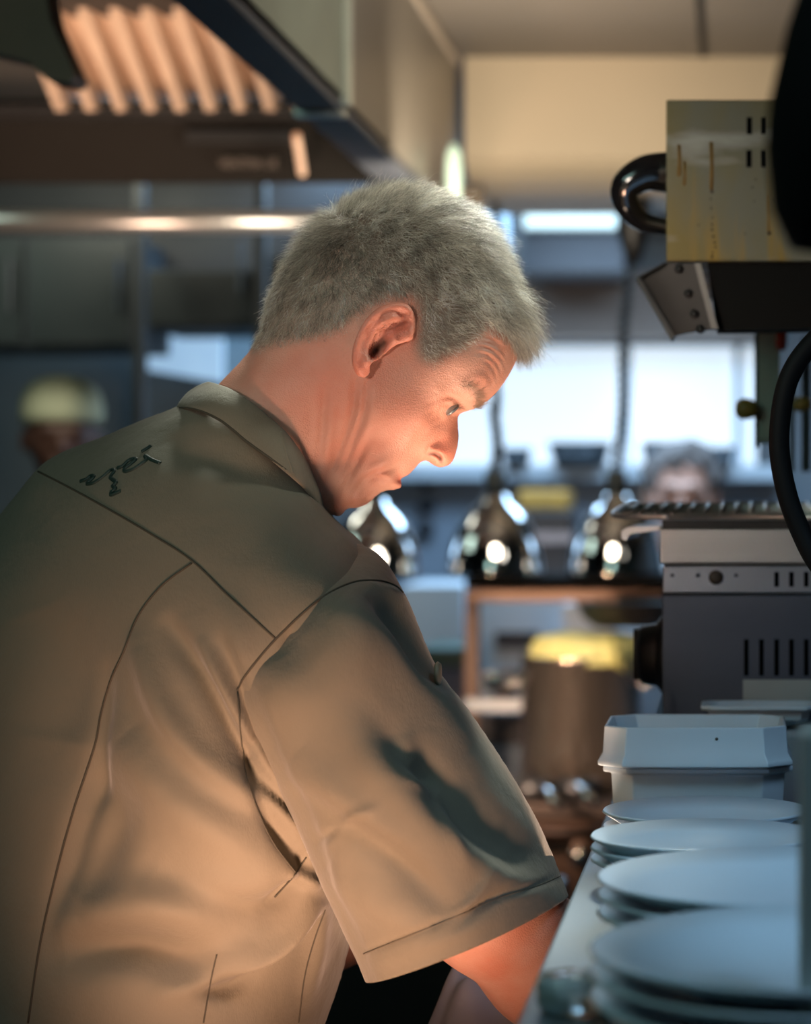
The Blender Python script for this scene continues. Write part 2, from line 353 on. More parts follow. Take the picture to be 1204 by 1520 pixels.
def build_head():
    h = .0012
    u, v, Ug, Vg, W2 = head_maps(h)
    W = np.sqrt(np.maximum(W2, 0)); fade = np.clip(W / .008, 0, 1)
    px, py = MF.proj(Ug, Vg, -W)
    b = np.zeros_like(W)
    def g(x, y, s, a):
        return a * mm * np.exp(-.5 * ((px - x) ** 2 + (py - y) ** 2) / s ** 2)
    b += g(650, 622, 11, -5) + g(664, 600, 9, -1.5) + g(641, 668, 6.5, 3.0) + g(652, 671, 5, 1.5) + g(655, 655, 9, -2.5) + g(668, 612, 5, -3) + g(690, 585, 12, 2)
    b += g(622, 606, 18, 2.0) + g(566, 672, 18, 1.0) + g(560, 612, 22, 1.5) + g(548, 738, 9, 1.2) + g(677, 559, 14, -2) + g(590, 540, 20, -2)
    b += g(520, 745, 6, 2) + g(500, 750, 8, 3) + g(565, 716, 7, 1.2) + g(440, 520, 30, -2)
    for poly, wd, am in HEAD_STROKES:
        d, t = seg_dist(px, py, spl2(poly, 5)); b += am * mm * np.exp(-.5 * (d / wd) ** 2) * np.clip(np.sin(PI * np.clip(t * .94 + .05, 0, 1)), 0, 1) ** .8
    # ear canal and the dip around the ear
    b += g(558, 520, 5, -6)
    b += g(670, 602, 7, 4.2)
    Wn = np.maximum(W + b * fade, .0006); W2 = np.where(W2 > 0, Wn ** 2, W2)
    w = np.arange(-.104, .1045, h)
    # ear: a thin folded sheet with a rim, standing off the side of the head
    ear = spl2([MF.uv(x, y, -.088) for x, y in EAR], 4, True)
    De = sdist(Ug, Vg, ear); ex, ey = MF.proj(Ug, Vg, -.088)
    fr, _ = seg_dist(ex, ey, [(618, 470), (612, 505), (575, 525), (547, 556)])     # attached side
    back = np.clip(fr / 62, 0, 1.2)
    def ge(x, y, s, a): return a * mm * np.exp(-.5 * ((ex - x) ** 2 + (ey - y) ** 2) / s ** 2)
    rim_d, rim_t = seg_dist(ex, ey, spl2([(610,497),(611,482),(610,466),(603,456),(589,454),(574,458),(560,465),(548,477),(538,491),(531,507),(528,524),(530,538),(536,549)], 5))
    ah_d, _ = seg_dist(ex, ey, spl2([(583,468),(566,478),(554,492),(547,508),(543,524),(546,537)], 5))
    ah2, _ = seg_dist(ex, ey, spl2([(603,470),(590,472),(570,480)], 5))
    tr_d, _ = seg_dist(ex, ey, spl2([(585,503),(577,512),(572,522)], 5)); at_d, _ = seg_dist(ex, ey, [(546, 537), (553, 541), (560, 536)])
    cr_d, _ = seg_dist(ex, ey, spl2([(606,487),(590,492),(575,494)], 5))
    rec = (ge(567, 505, 13, 9) + ge(557, 520, 7, 9) + ge(563, 512, 5, 5) + ge(588, 482, 10, 3.5) + ge(604, 481, 6, 4.5) + ge(590, 488, 7, 3.5) + ge(575, 491, 5, 4))
    rec -= mm * (3.2 * np.exp(-.5 * (ah_d / 5) ** 2) + 1.8 * np.exp(-.5 * (ah2 / 4) ** 2) + 4.5 * np.exp(-.5 * (tr_d / 4.5) ** 2) + 3.0 * np.exp(-.5 * (at_d / 4) ** 2) + 2.2 * np.exp(-.5 * (cr_d / 3.5) ** 2))
    sc_d, _ = seg_dist(ex, ey, spl2([(603,467),(585,463),(568,470),(554,483),(544,500),(539,520)], 5)); rec += mm * 2.6 * np.exp(-.5 * (sc_d / 3.0) ** 2)
    wc = .0755 + .017 * back - rec
    Te = mm * (2.0 + 2.6 * np.exp(-.5 * (rim_d / 4.6) ** 2) + 1.6 * np.exp(-.5 * (((ex - 536) ** 2 + (ey - 548) ** 2) ** .5 / 9) ** 2))
    te = np.clip(De / .0035, -9, 1); T2 = Te ** 2 * (2 * te - np.where(te > 0, te * te, 0))
    aw = np.abs(w)[None, None, :]
    Wr = np.sqrt(np.maximum(W2, 0))
    Gh = (aw ** 2 - W2[:, :, None]) / (aw + Wr[:, :, None] + .002)
    sel = De > -.008; i0, i1 = np.nonzero(sel.any(1))[0][[0, -1]]; j0, j1 = np.nonzero(sel.any(0))[0][[0, -1]]
    sl = (slice(i0, i1 + 1), slice(j0, j1 + 1)); q = aw - wc[sl][:, :, None]
    Ge = (q ** 2 - T2[sl][:, :, None]) / (np.abs(q) + np.sqrt(np.maximum(T2[sl], 0))[:, :, None] + .0015)
    a = Gh[sl]; k = .0022; hh = np.clip(.5 + .5 * (a - Ge) / k, 0, 1)
    Gh[sl] = a * (1 - hh) + Ge * hh - k * hh * (1 - hh)
    vt, f = surface_nets(Gh, (u[0], v[0], w[0]), h)
    vt = relax(vt, f, 2, .45)
    qx, qy = MF.proj(vt[:, 0], vt[:, 1], -np.abs(vt[:, 2])); m = (sdist(qx, qy, EAR) > -6) & (np.abs(vt[:, 2]) > .070)
    v2 = relax(vt, f, 4, .5); vt[m] = v2[m]
    return vt, f
hv, hf = build_head()
cook = empty('person', tuple(MF.world(np.array([-.35, -1.49, .03]))), 'grey-haired cook in olive green jacket bending over the counter, seen from behind his shoulder', 'person')

def px_near(v):      # frame position of each vertex mirrored to the near side
    return MF.proj(v[:, 0], v[:, 1], -np.abs(v[:, 2]))
hx, hy = px_near(hv)
HAIR_POLY = spl2([(372,512),(392,516),(415,512),(440,508),(470,503),(497,494),(517,481),(532,466),(548,452),(566,444),(590,440),(612,444),(621,462),(619,492),(616,515),(622,532),(636,540),(652,536),(670,525),(688,517),(700,506),(712,494),(728,489),(742,494),(756,505),(772,520),(830,560),(830,380),(740,250),(600,230),(450,280),(350,420)], 4, True)
hair_sd = sdist(hx, hy, HAIR_POLY)
ear_sd = sdist(hx, hy, EAR)
tint = np.zeros((len(hv), 4), np.float32); tint[:, 3] = 1
offear = np.abs(hv[:, 2]) > .0765
earm = sstep(ear_sd, -3, 1) * sstep(np.abs(hv[:, 2]), .072, .078)
def spot(x, y, s): return np.exp(-.5 * ((hx - x) ** 2 + (hy - y) ** 2) / s ** 2)
tint[:, 0] = np.clip(.42 * earm + .5 * spot(666, 676, 15) + .35 * spot(645, 672, 9) + .5 * spot(596, 713, 7) + .22 * spot(620, 640, 25) + .18 * spot(600, 560, 40) + .25 * spot(500, 560, 45) + .2 * spot(430, 560, 50) + .15 * spot(560, 690, 25), 0, .75)
tint[:, 1] = sstep(hair_sd, -12, 16) * (1 - earm) * .9
bd, _ = seg_dist(hx, hy, spl2([(690,573),(703,578),(709,588),(707,601)], 4)); tint[:, 1] = np.maximum(tint[:, 1], .45 * np.exp(-.5 * (bd / 5) ** 2))
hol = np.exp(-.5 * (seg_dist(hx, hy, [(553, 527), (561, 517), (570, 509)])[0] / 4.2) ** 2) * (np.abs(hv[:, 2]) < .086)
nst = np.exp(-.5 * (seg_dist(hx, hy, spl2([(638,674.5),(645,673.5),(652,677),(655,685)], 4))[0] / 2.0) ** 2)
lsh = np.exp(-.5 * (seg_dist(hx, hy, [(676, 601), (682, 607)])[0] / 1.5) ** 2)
tint[:, 2] = np.clip(.8 * hol * (ear_sd > 0) + .75 * nst + .6 * lsh, 0, .9)  # shade in ear hollow and nostril painted into the skin, plus the lash line

# ---- arms, hands, trunk under the jacket (one surface with the head's mesh)
def cap(p, a, b, ra, rb):
    a = np.array(a); b = np.array(b); ab = b - a; t = np.clip(((p - a) @ ab) / (ab @ ab), 0, 1)
    return np.linalg.norm(p - a - t[..., None] * ab, axis=-1) - (ra + (rb - ra) * t)
def smin(a, b, k):
    h = np.clip(.5 + .5 * (b - a) / k, 0, 1); return b * (1 - h) + a * h - k * h * (1 - h)
def mesh_caps(caps, h, it=1):
    pts = np.array([q for c in caps for q in (c[0], c[1])], float); rr = max(max(c[2], c[3]) for c in caps)
    lo = pts.min(0) - rr - 3 * h; hi = pts.max(0) + rr + 3 * h
    ax = [np.arange(lo[i], hi[i], h) for i in range(3)]
    G = np.full([len(a) for a in ax], .05, np.float32)
    for c in caps:
        r = max(c[2], c[3]) + .035; a = np.minimum(c[0], c[1]) - r; b = np.maximum(c[0], c[1]) + r
        s = tuple(slice(max(0, int((a[i] - lo[i]) / h)), int((b[i] - lo[i]) / h) + 2) for i in range(3))
        gx = np.stack(np.meshgrid(*[ax[i][s[i]] for i in range(3)], indexing='ij'), -1)
        G[s] = smin(G[s], cap(gx, *c[:4]), c[4] if len(c) > 4 else .02)
    v, f = surface_nets(G, lo, h); return relax(v, f, it, .5), f
def at(px, py, w): 
    a = MF.uv(px, py, w); return np.array([a[0], a[1], w])
def hand_caps(wr, fwd, up, flip=1, s=1.0, curl=.5):
    """wrist, direction of the fingers, back-of-hand normal"""
    fwd = fwd / np.linalg.norm(fwd); up = up - fwd * (up @ fwd); up /= np.linalg.norm(up); sd = np.cross(fwd, up) * flip
    out = [(wr, wr + fwd * .03, .026 * s, .027 * s, .015)]
    for k, (off, L) in enumerate(((-.031, .074), (-.010, .084), (.011, .079), (.031, .062))):
        kn = wr + fwd * (.088 - .004 * abs(k - 1)) * s + sd * off * s
        out.append((wr + fwd * .02 + sd * off * .5 * s, kn, .015 * s, .011 * s, .012))
        d = fwd; p = kn
        for j, (fr, ra, rb) in enumerate(((.45, .0100, .0088), (.30, .0088, .0080), (.25, .0080, .0070))):
            a = curl * (j + 1) * .55; d = fwd * math.cos(a) - up * math.sin(a) + sd * off * .5
            q = p + d / np.linalg.norm(d) * L * fr * s; out.append((p, q, ra * s, rb * s, .003)); p = q
    th0 = wr + fwd * .025 * s - sd * .024 * s; th1 = th0 + (fwd * .6 - sd * .75 - up * .35) * .042 * s; th2 = th1 + (fwd * .85 - sd * .3 - up * .4) * .033 * s; th3 = th2 + (fwd * .95 - up * .35) * .026 * s
    out += [(th0, th1, .016 * s, .0125 * s, .01), (th1, th2, .012 * s, .0105 * s, .004), (th2, th3, .0105 * s, .009 * s, .004)]
    return out
sh_n, el_n, wr_n = at(505, 985, -.115), at(722, 1345, -.15), at(1010, 1625, -.03)
sh_f, el_f, wr_f = at(420, 930, .15), at(400, 1375, .20), at(640, 1345, .13)
hip = at(90, 1770, .04); chest = at(260, 1050, .03); nb = at(370, 760, .02)
arm_dir = (wr_n - el_n) / np.linalg.norm(wr_n - el_n)
caps = [(nb, chest, .045, .10, .015), (chest, hip, .10, .115, .02), (nb, sh_n, .045, .045, .02), (nb + np.array([-.03, -.04, 0]), sh_f, .04, .045, .015),
        (sh_n, el_n, .045, .041, .02), (el_n, el_n + (wr_n - el_n) * .3, .042, .041, .02), (el_n + (wr_n - el_n) * .3, wr_n, .041, .028, .02),
        (sh_f, el_f, .050, .044, .02), (el_f, el_f + (wr_f - el_f) * .3, .042, .040, .02), (el_f + (wr_f - el_f) * .3, wr_f, .040, .028, .02)]
caps += hand_caps(wr_n, arm_dir + np.array([.3, .15, 0]), np.array([.6, .5, -.5]), 1, 1, .55)
caps += hand_caps(wr_f, (wr_f - el_f) + np.array([.1, -.02, 0]), np.array([0, 1., .2]), -1, 1, .7)
bv, bf = mesh_caps(caps, .0034, 2)
tb = np.zeros((len(bv), 4), np.float32); tb[:, 3] = 1; tb[:, 0] = 0
allv = MF.world(np.concatenate([hv, bv])); allf = np.concatenate([hf, bf + len(hv)])
me = np_mesh('body', allv, allf); ca = me.color_attributes.new('tint', 'FLOAT_COLOR', 'POINT'); ca.data.foreach_set('color', np.concatenate([tint, tb]).ravel())
body = link('body', me, M_SKIN, cook)

# ---- eyes
M_EYE = mat('eye_white', (.13, .10, .09), .2, var=.03, coat=.2); M_IRIS = mat('iris', (.10, .12, .13), .2, coat=1)
for s in (-1, 1):
    c = MF.world(np.array([*MF.uv(659.5, 592.5, -.034), s * .0290])[None])[0]; gz = (MF.U * .62 - MF.V * .78)
    R = Vector(gz).to_track_quat('Z', 'Y').to_matrix(); e = MB().lathe(c, [(0.0001, -.0115)] + [(.0115 * math.sin(a), -.0115 * math.cos(a)) for a in np.linspace(.15, PI - .15, 18)] + [(.0001, .0115)], 28, R=R).build('eye', M_EYE, cook, True)
    MB().lathe(Vector(c) + R @ Vector((0, 0, .0098)), [(.0058, 0), (.0056, .0012), (.004, .0019), (.0001, .0023)], 24, R=R).build('iris', M_IRIS, e, True)

# ---- hair
def strands(roots, nrm, flow, length, width, bend, nseg, curl, sink=.0006):
    n = len(roots); t = np.linspace(0, 1, nseg + 1)
    d = flow * (1 - bend[:, None]) + nrm * bend[:, None]; d /= np.linalg.norm(d, axis=1, keepdims=True)
    sidev = np.cross(nrm, d); sidev /= np.linalg.norm(sidev, axis=1, keepdims=True) + 1e-9
    ph = RNG.uniform(0, 2 * PI, n); cf = RNG.uniform(.5, 1.3, n) * curl
    V = np.zeros((n, nseg + 1, 3, 3), np.float32); p = roots - nrm * sink; seg = (length / nseg)[:, None]
    c0 = RNG.normal(0, 1, (n, 3)) * .25
    for i, tt in enumerate(t):
        if i:
            dd = d + (flow - d) * tt * .55 + sidev * (np.sin(ph + tt * 3.2) * cf)[:, None] * .8 + nrm * (np.cos(ph * 1.7 + tt * 4) * cf)[:, None] * .35 + c0 * .5
            dd /= np.linalg.norm(dd, axis=1, keepdims=True); p = p + dd * seg
        wv = (width * (1 - .85 * tt))[:, None]
        for k in range(3):
            a = 2 * PI * k / 3; V[:, i, k] = p + (sidev * math.cos(a) + nrm * math.sin(a)) * wv
    m = (nseg + 1) * 3; base = (np.arange(n) * m)[:, None]
    loc = []
    for i in range(nseg):
        for k in range(3): loc.append((i * 3 + k, i * 3 + (k + 1) % 3, (i + 1) * 3 + (k + 1) % 3, (i + 1) * 3 + k))
    loc = np.array(loc).ravel(); f = (base + loc[None]).reshape(-1, 4)
    return V.reshape(-1, 3), f, np.repeat(np.arange(n), m)
def hair_material():
    m = bpy.data.materials.new('grey_hair'); m.use_nodes = True; nt = m.node_tree; b = nt.nodes['Principled BSDF']; L = nt.links
    at_ = nt.nodes.new('ShaderNodeAttribute'); at_.attribute_name = 'shade'; L.new(at_.outputs['Color'], b.inputs['Base Color'])
    b.inputs['Roughness'].default_value = .42; b.inputs['Specular IOR Level'].default_value = .45; b.inputs['Subsurface Weight'].default_value = 0
    tr = nt.nodes.new('ShaderNodeBsdfTranslucent'); L.new(at_.outputs['Color'], tr.inputs['Color']); ms = nt.nodes.new('ShaderNodeMixShader'); ms.inputs[0].default_value = .25
    L.new(b.outputs[0], ms.inputs[1]); L.new(tr.outputs[0], ms.inputs[2]); L.new(ms.outputs[0], nt.nodes['Material Output'].inputs['Surface'])
    return m
M_HAIR = hair_material()
hn = vert_normals(hv, hf)
cen = hv.mean(0)
if ((hv - cen) * hn).sum() < 0: hn = -hn; print('flipped normals')
tri = np.concatenate([hf[:, [0, 1, 2]], hf[:, [0, 2, 3]]])
def scatter(n, dens):
    a, b, c = hv[tri[:, 0]], hv[tri[:, 1]], hv[tri[:, 2]]; ar = np.linalg.norm(np.cross(b - a, c - a), axis=1) * dens[tri].mean(1)
    k = RNG.choice(len(tri), n, p=ar / ar.sum()); r = RNG.random((n, 2)); s = r.sum(1) > 1; r[s] = 1 - r[s]
    w0 = 1 - r.sum(1); T = tri[k]
    mix = lambda A: A[T[:, 0]] * w0[:, None] + A[T[:, 1]] * r[:, :1] + A[T[:, 2]] * r[:, 1:]
    p = mix(hv); q = mix(hn); return p, q / (np.linalg.norm(q, axis=1, keepdims=True) + 1e-9)
def smooth_noise(p, sc, seed):
    r = np.random.default_rng(seed); o = np.zeros(len(p))
    for _ in range(9):
        k = r.normal(0, 1, 3) * sc; o += np.sin(p @ k + r.uniform(0, 6.28))
    return o / 3
not_ear = (1 - np.clip(earm * 3, 0, 1)) * ((ear_sd < 1) | (np.abs(hv[:, 2]) < .074))
far_thin = np.where(hv[:, 2] > .01, .6, 1.0)
dens = sstep(hair_sd, -11, 14) * not_ear * far_thin
def make_hair(n, dens, kind):
    p, nr = scatter(n, dens); x, y = px_near(p); sd = sdist(x, y, HAIR_POLY)
    # direction: away from the crown whorl, in the picture plane
    cu, cv = MF.uv(505, 322, -.03); dx, dy = p[:, 0] - cu, p[:, 1] - cv; r = np.hypot(dx, dy) + 1e-6
    fl = np.stack([dx / r, dy / r - .25, np.sign(p[:, 2]) * .25 * np.ones(n)], 1)
    front = sstep(x, 600, 740); fl[:, 0] += .5 * front; back = sstep(-x, -560, -430); fl[:, 0] -= .35 * back * sstep(y, 380, 460)
    low = sstep(y, 430, 520) * sstep(x, 600, 640) * (1 - sstep(x, 690, 730)); fl += np.stack([.7 * low, -.15 * low, 0 * low], 1)
    swirl = smooth_noise(p, 110, 3) * .45 + smooth_noise(p, 420, 13) * .35; sw2 = smooth_noise(p, 170, 5) * .35 + smooth_noise(p, 480, 15) * .35
    fl += np.stack([swirl, sw2, smooth_noise(p, 90, 9) * .3], 1) + RNG.normal(0, .22, (n, 3))
    fl -= nr * (fl * nr).sum(1)[:, None]; fl /= np.linalg.norm(fl, axis=1, keepdims=True) + 1e-9
    top = sstep(-y, -420, -320); fr = sstep(x, 715, 765) * sstep(-y, -540, -480)
    L = .0085 + .0065 * top + .004 * front + .013 * sstep(x, 742, 768) * sstep(y, 400, 470)
    side = sstep(y, 430, 500) * (1 - sstep(x, 700, 740)); L *= 1 - .2 * side; L *= np.clip(.35 + (sd + 6) / 34, .28, 1)
    stray = RNG.random(n) < .035; L *= RNG.uniform(.6, 1.2, n) * np.where(stray, 1.35, 1)
    bend = np.clip(.34 + .2 * top + .1 * fr - .1 * side + RNG.normal(0, .1, n) + .16 * smooth_noise(p, 380, 21) + .3 * stray, .08, .9)
    # tuft over the forehead hangs down
    tf = sstep(x, 748, 766) * sstep(y, 470, 505); fl += np.stack([.25 * tf, -1.2 * tf, 0 * tf], 1); fl /= np.linalg.norm(fl, axis=1, keepdims=True)
    V, f, sid = strands(p, nr, fl, L, RNG.uniform(.00012, .00024, n), bend, 5, .55 + .5 * top.mean())
    # salt and pepper: darker on top and back of the skull, pale at temples and nape
    dark = .55 * sstep(-y, -450, -380) * (.6 + .4 * smooth_noise(p, 60, 11)); dark = np.clip(dark * .8 + (RNG.random(n) < .30) * .55 + .12 * RNG.normal(0, 1, n) + .04, 0, 1)
    pale = np.array([.86, .79, .68]); dk = np.array([.11, .09, .07]); c = pale * (1 - dark[:, None]) + dk * dark[:, None]; c *= (RNG.uniform(.6, 1.25, n) * (1 + .3 * smooth_noise(p, 450, 31)))[:, None]; c = np.clip(c, .02, .85)
    return V, f, c[sid]
V, f, c = make_hair(52000, dens, 0)
me = np_mesh('hair', MF.world(V), f); ca = me.color_attributes.new('shade', 'FLOAT_COLOR', 'POINT'); ca.data.foreach_set('color', np.concatenate([c, np.ones((len(c), 1))], 1).astype(np.float32).ravel())
link('hair', me, M_HAIR, cook)
# eyebrows, lashes, arm hair
def tuft(name, lines, n, L, wdt, col, jit=2.2, dirv=(.7, -.2), bnd=.35):
    bd, tt = seg_dist(hx, hy, spl2(lines, 4)); dn = np.exp(-.5 * (bd / jit) ** 2) * (np.abs(hv[:, 2]) > .004) * ((hv[:, 2] < 0) | (name != 'eyelashes'))
    p, nr = scatter(n, dn); fl = np.stack([np.full(n, dirv[0]), np.full(n, dirv[1]), np.sign(p[:, 2]) * .1], 1) + RNG.normal(0, .25, (n, 3)); fl -= nr * (fl * nr).sum(1)[:, None]; fl /= np.linalg.norm(fl, axis=1, keepdims=True)
    V, f, sid = strands(p, nr, fl, L * RNG.uniform(.6, 1.2, n), np.full(n, wdt), np.full(n, bnd), 4, .25)
    c = np.array(col)[None] * RNG.uniform(.5, 1.3, n)[:, None]
    me = np_mesh(name, MF.world(V), f); ca = me.color_attributes.new('shade', 'FLOAT_COLOR', 'POINT'); ca.data.foreach_set('color', np.concatenate([c[sid], np.ones((len(V), 1))], 1).astype(np.float32).ravel())
    return link(name, me, M_HAIR, cook)
tuft('eyebrows', [(686,568),(698,572),(706,582),(708,594),(705,602)], 520, .009, .00012, (.34, .25, .18), 3.2, (.75, -.5), .3)
tuft('eyelashes', [(671,598),(678,601),(684,607)], 60, .006, .00010, (.12, .08, .05), .8, (.8, -.7), .5)
# ---------------------------------------------------------------- the jacket
def fabric(name, col, col2, var=.5):
    m = bpy.data.materials.new(name); m.use_nodes = True; nt = m.node_tree; b = nt.nodes['Principled BSDF']; L = nt.links
    tc = nt.nodes.new('ShaderNodeTexCoord')
    n1 = nt.nodes.new('ShaderNodeTexNoise'); n1.inputs['Scale'].default_value = 9; n1.inputs['Detail'].default_value = 6; L.new(tc.outputs['Object'], n1.inputs['Vector'])
    mx = nt.nodes.new('ShaderNodeMix'); mx.data_type = 'RGBA'; mx.inputs[6].default_value = (*col, 1); mx.inputs[7].default_value = (*col2, 1); L.new(n1.outputs['Fac'], mx.inputs[0]); L.new(mx.outputs[2], b.inputs['Base Color'])
    b.inputs['Roughness'].default_value = .78; b.inputs['Specular IOR Level'].default_value = .25; b.inputs['Sheen Weight'].default_value = .18; b.inputs['Sheen Roughness'].default_value = .45
    w = nt.nodes.new('ShaderNodeTexNoise'); w.inputs['Scale'].default_value = 900; w.inputs['Detail'].default_value = 2; mp = nt.nodes.new('ShaderNodeMapping'); mp.inputs['Scale'].default_value = (1, 1, .35); mp.inputs['Rotation'].default_value = (0, .6, 0)
    L.new(tc.outputs['Object'], mp.inputs[0]); L.new(mp.outputs[0], w.inputs['Vector'])
    n3 = nt.nodes.new('ShaderNodeTexNoise'); n3.inputs['Scale'].default_value = 38; n3.inputs['Detail'].default_value = 3; L.new(tc.outputs['Object'], n3.inputs['Vector'])
    b1 = nt.nodes.new('ShaderNodeBump'); b1.inputs['Strength'].default_value = .45; b1.inputs['Distance'].default_value = .0006; L.new(w.outputs['Fac'], b1.inputs['Height'])
    b2 = nt.nodes.new('ShaderNodeBump'); b2.inputs['Strength'].default_value = .5; b2.inputs['Distance'].default_value = .004; L.new(n3.outputs['Fac'], b2.inputs['Height']); L.new(b1.outputs[0], b2.inputs['Normal']); L.new(b2.outputs[0], b.inputs['Normal'])
    return m
M_SHIRT = fabric('olive_cotton', (.128, .116, .086), (.160, .142, .106))
M_SEAM = mat('seam_thread', (.040, .036, .024), .8, var=.05)
M_EMB = mat('embroidery_thread', (.006, .022, .018), .6, var=.05)

def slab(cp, poly, h, Rdef=.04, lam=1e-3, bl=2.0):
    """closed cloth volume: control points (px,py,near w,far w,R), outline in the frame"""
    c0 = [MF.uv(x, y, a) for x, y, a, b_, r in cp]; vals = [(a, b_, r) for x, y, a, b_, r in cp]
    poly = spl2(poly, 5, True)
    p0 = np.array([MF.uv(x, y, 0) for x, y in poly]); a, b_, r = tps(c0, vals, p0[:, 0], p0[:, 1], lam)
    out = [MF.uv(x, y, (a[i] + b_[i]) / 2) for i, (x, y) in enumerate(poly)]
    us = [p[0] for p in out]; vs = [p[1] for p in out]
    u = np.arange(min(us) - 4 * h, max(us) + 4 * h, h); v = np.arange(min(vs) - 4 * h, max(vs) + 4 * h, h); Ug, Vg = np.meshgrid(u, v, indexing='ij')
    a, b_, r = tps(c0, vals, Ug, Vg, lam); D = sdist(Ug, Vg, out); r = np.maximum(r, .006)
    t = np.minimum(D / r, 1); T2 = ((b_ - a) / 2) ** 2 * (2 * t - np.where(t > 0, t * t, 0)); T2 = blur(T2, bl); wc = (a + b_) / 2
    ins = D > 0; w = np.arange(a[ins].min() - 4 * h, b_[ins].max() + 4 * h, h)
    q = w[None, None] - wc[:, :, None]; G = (q ** 2 - T2[:, :, None]) / (np.abs(q) + np.sqrt(np.maximum(T2, 0))[:, :, None] + .003)
    vt, f = surface_nets(G, (u[0], v[0], w[0]), h); vt = relax(vt, f, 3, .5)
    return vt, f
def folds(vt, f, strokes, gain=1.85):
    n = vert_normals(vt, f); c = vt.mean(0)
    if ((vt - c) * n).sum() < 0: n = -n
    x, y = MF.proj(vt[:, 0], vt[:, 1], vt[:, 2]); wt = sstep(-n[:, 2], -.15, .35); b = np.zeros(len(vt))
    for s in strokes:
        poly, wd, am = s[:3]; d, t = seg_dist(x, y, spl2(poly, 5)); tap = np.sin(PI * np.clip(t * .92 + .04, 0, 1)) ** .6
        b += gain * am * mm * np.exp(-.5 * (d / wd) ** 2) * tap
    return vt + n * (b * wt)[:, None], n
TORSO_CP = [(440,700,-.084,.10,.016),(400,665,-.080,.09,.012),(350,625,-.070,.08,.012),(300,600,-.04,.07,.012),(330,655,-.072,.10,.03),(400,770,-.125,.16,.05),(250,720,-.085,.14,.05),(150,740,-.055,.16,.05),(60,760,-.02,.16,.06),(500,860,-.178,.18,.05),(400,900,-.170,.22,.06),
 (280,850,-.135,.24,.06),(150,850,-.09,.24,.06),(0,850,-.03,.22,.07),(590,930,-.165,.12,.05),(600,1050,-.13,.08,.05),(405,980,-.178,.22,.06),(300,1050,-.168,.24,.06),(150,1050,-.12,.24,.06),(0,1050,-.06,.22,.07),
 (-120,1050,0,.18,.07),(450,1150,-.155,.2,.06),(300,1250,-.168,.22,.06),(150,1300,-.135,.22,.06),(0,1300,-.085,.2,.07),(-120,1300,-.03,.17,.07),(420,1350,-.135,.18,.05),(250,1450,-.148,.2,.06),(100,1500,-.125,.2,.06),
 (-50,1500,-.07,.18,.07),(450,1480,-.095,.13,.05),(300,1700,-.13,.17,.06),(50,1700,-.10,.17,.06),(-100,1700,-.06,.15,.06)]
TORSO = [(262,604),(215,622),(150,650),(100,668),(62,690),(30,728),(0,765),(-60,840),(-120,940),(-160,1070),(-185,1220),(-190,1400),(-180,1600),(-170,1780),(150,1800),(415,1790),(430,1680),(462,1570),(484,1515),(500,1470),(514,1425),(527,1370),(560,1250),(625,1060),(628,960),(612,910),(590,868),(560,832),(530,798),(500,772),(486,752),(470,722),(450,692),(420,660),(380,628),(340,604),(300,590),(280,592)]
TORSO_FOLDS = [([(250,930),(300,1010),(345,1090),(400,1170),(452,1225)],11,-7),([(205,960),(250,1060),(320,1140),(400,1200)],16,6),([(330,960),(358,1040),(400,1120),(430,1160)],10,-6),([(300,960),(335,1030),(380,1110),(430,1180)],9,4),
 ([(150,1000),(145,1120),(110,1240),(70,1380)],12,-4),([(120,1150),(160,1200),(150,1260),(110,1330)],26,-5),([(180,1100),(260,1180),(340,1240),(420,1290)],30,7),
 ([(90,1415),(180,1408),(260,1425),(320,1440)],22,-9),([(120,1360),(220,1340),(340,1330),(430,1290)],26,6),([(230,1290),(310,1330),(380,1340),(440,1310)],18,-5),([(250,1470),(300,1452),(350,1420),(410,1380),(462,1325)],14,6),
 ([(455,1268),(440,1298),(420,1325),(395,1350)],8,-4),([(385,1190),(410,1235),(440,1270),(460,1290)],9,-4.5),([(395,1175),(430,1215),(455,1235)],7,4),([(420,1290),(445,1300),(470,1310)],8,4),([(340,1440),(400,1400),(465,1340)],7,5),([(300,1475),(345,1470),(380,1440)],8,-4),
 ([(430,940),(425,990),(418,1020)],6,-5),([(330,890),(352,930),(360,990)],16,2),([(60,900),(100,1000),(90,1100)],40,-5),([(400,700),(330,680),(240,660)],16,-2),
 ([(430,700),(470,760),(540,830)],8,2),([(380,1080),(372,1140),(388,1200)],7,-2.5),([(480,1330),(470,1400),(455,1480)],10,3)]
SLEEVE_CP = [(592,905,-.162,-.03,.04),(550,835,-.12,-.02,.03),(500,835,-.125,-.02,.03),(430,870,-.125,-.02,.03),(370,930,-.125,-.03,.03),(325,990,-.125,-.03,.03),(520,892,-.189,-.03,.035),(460,930,-.190,-.04,.03),(395,995,-.187,-.05,.03),(372,1030,-.178,-.05,.03),(560,1000,-.207,-.04,.05),(460,1080,-.204,-.06,.045),(640,1080,-.203,-.05,.05),
 (545,1150,-.226,-.07,.055),(460,1200,-.205,-.08,.04),(700,1180,-.213,-.07,.05),(620,1260,-.236,-.08,.055),(535,1360,-.213,-.09,.04),(770,1290,-.212,-.08,.045),(700,1380,-.238,-.09,.05),(600,1440,-.226,-.09,.045),(820,1400,-.205,-.08,.05),(700,1480,-.235,-.09,.05)]
SLEEVE = [(598,876),(560,820),(490,805),(400,850),(320,930),(318,1000),(340,1052),(372,1102),(400,1150),(428,1205),(452,1256),(480,1318),(505,1378),(530,1432),(560,1500),(600,1560),(760,1530),(880,1430),(868,1390),(846,1332),(825,1275),(800,1220),(762,1152),(722,1092),(690,1047),(662,1010),(640,972),(618,918)]
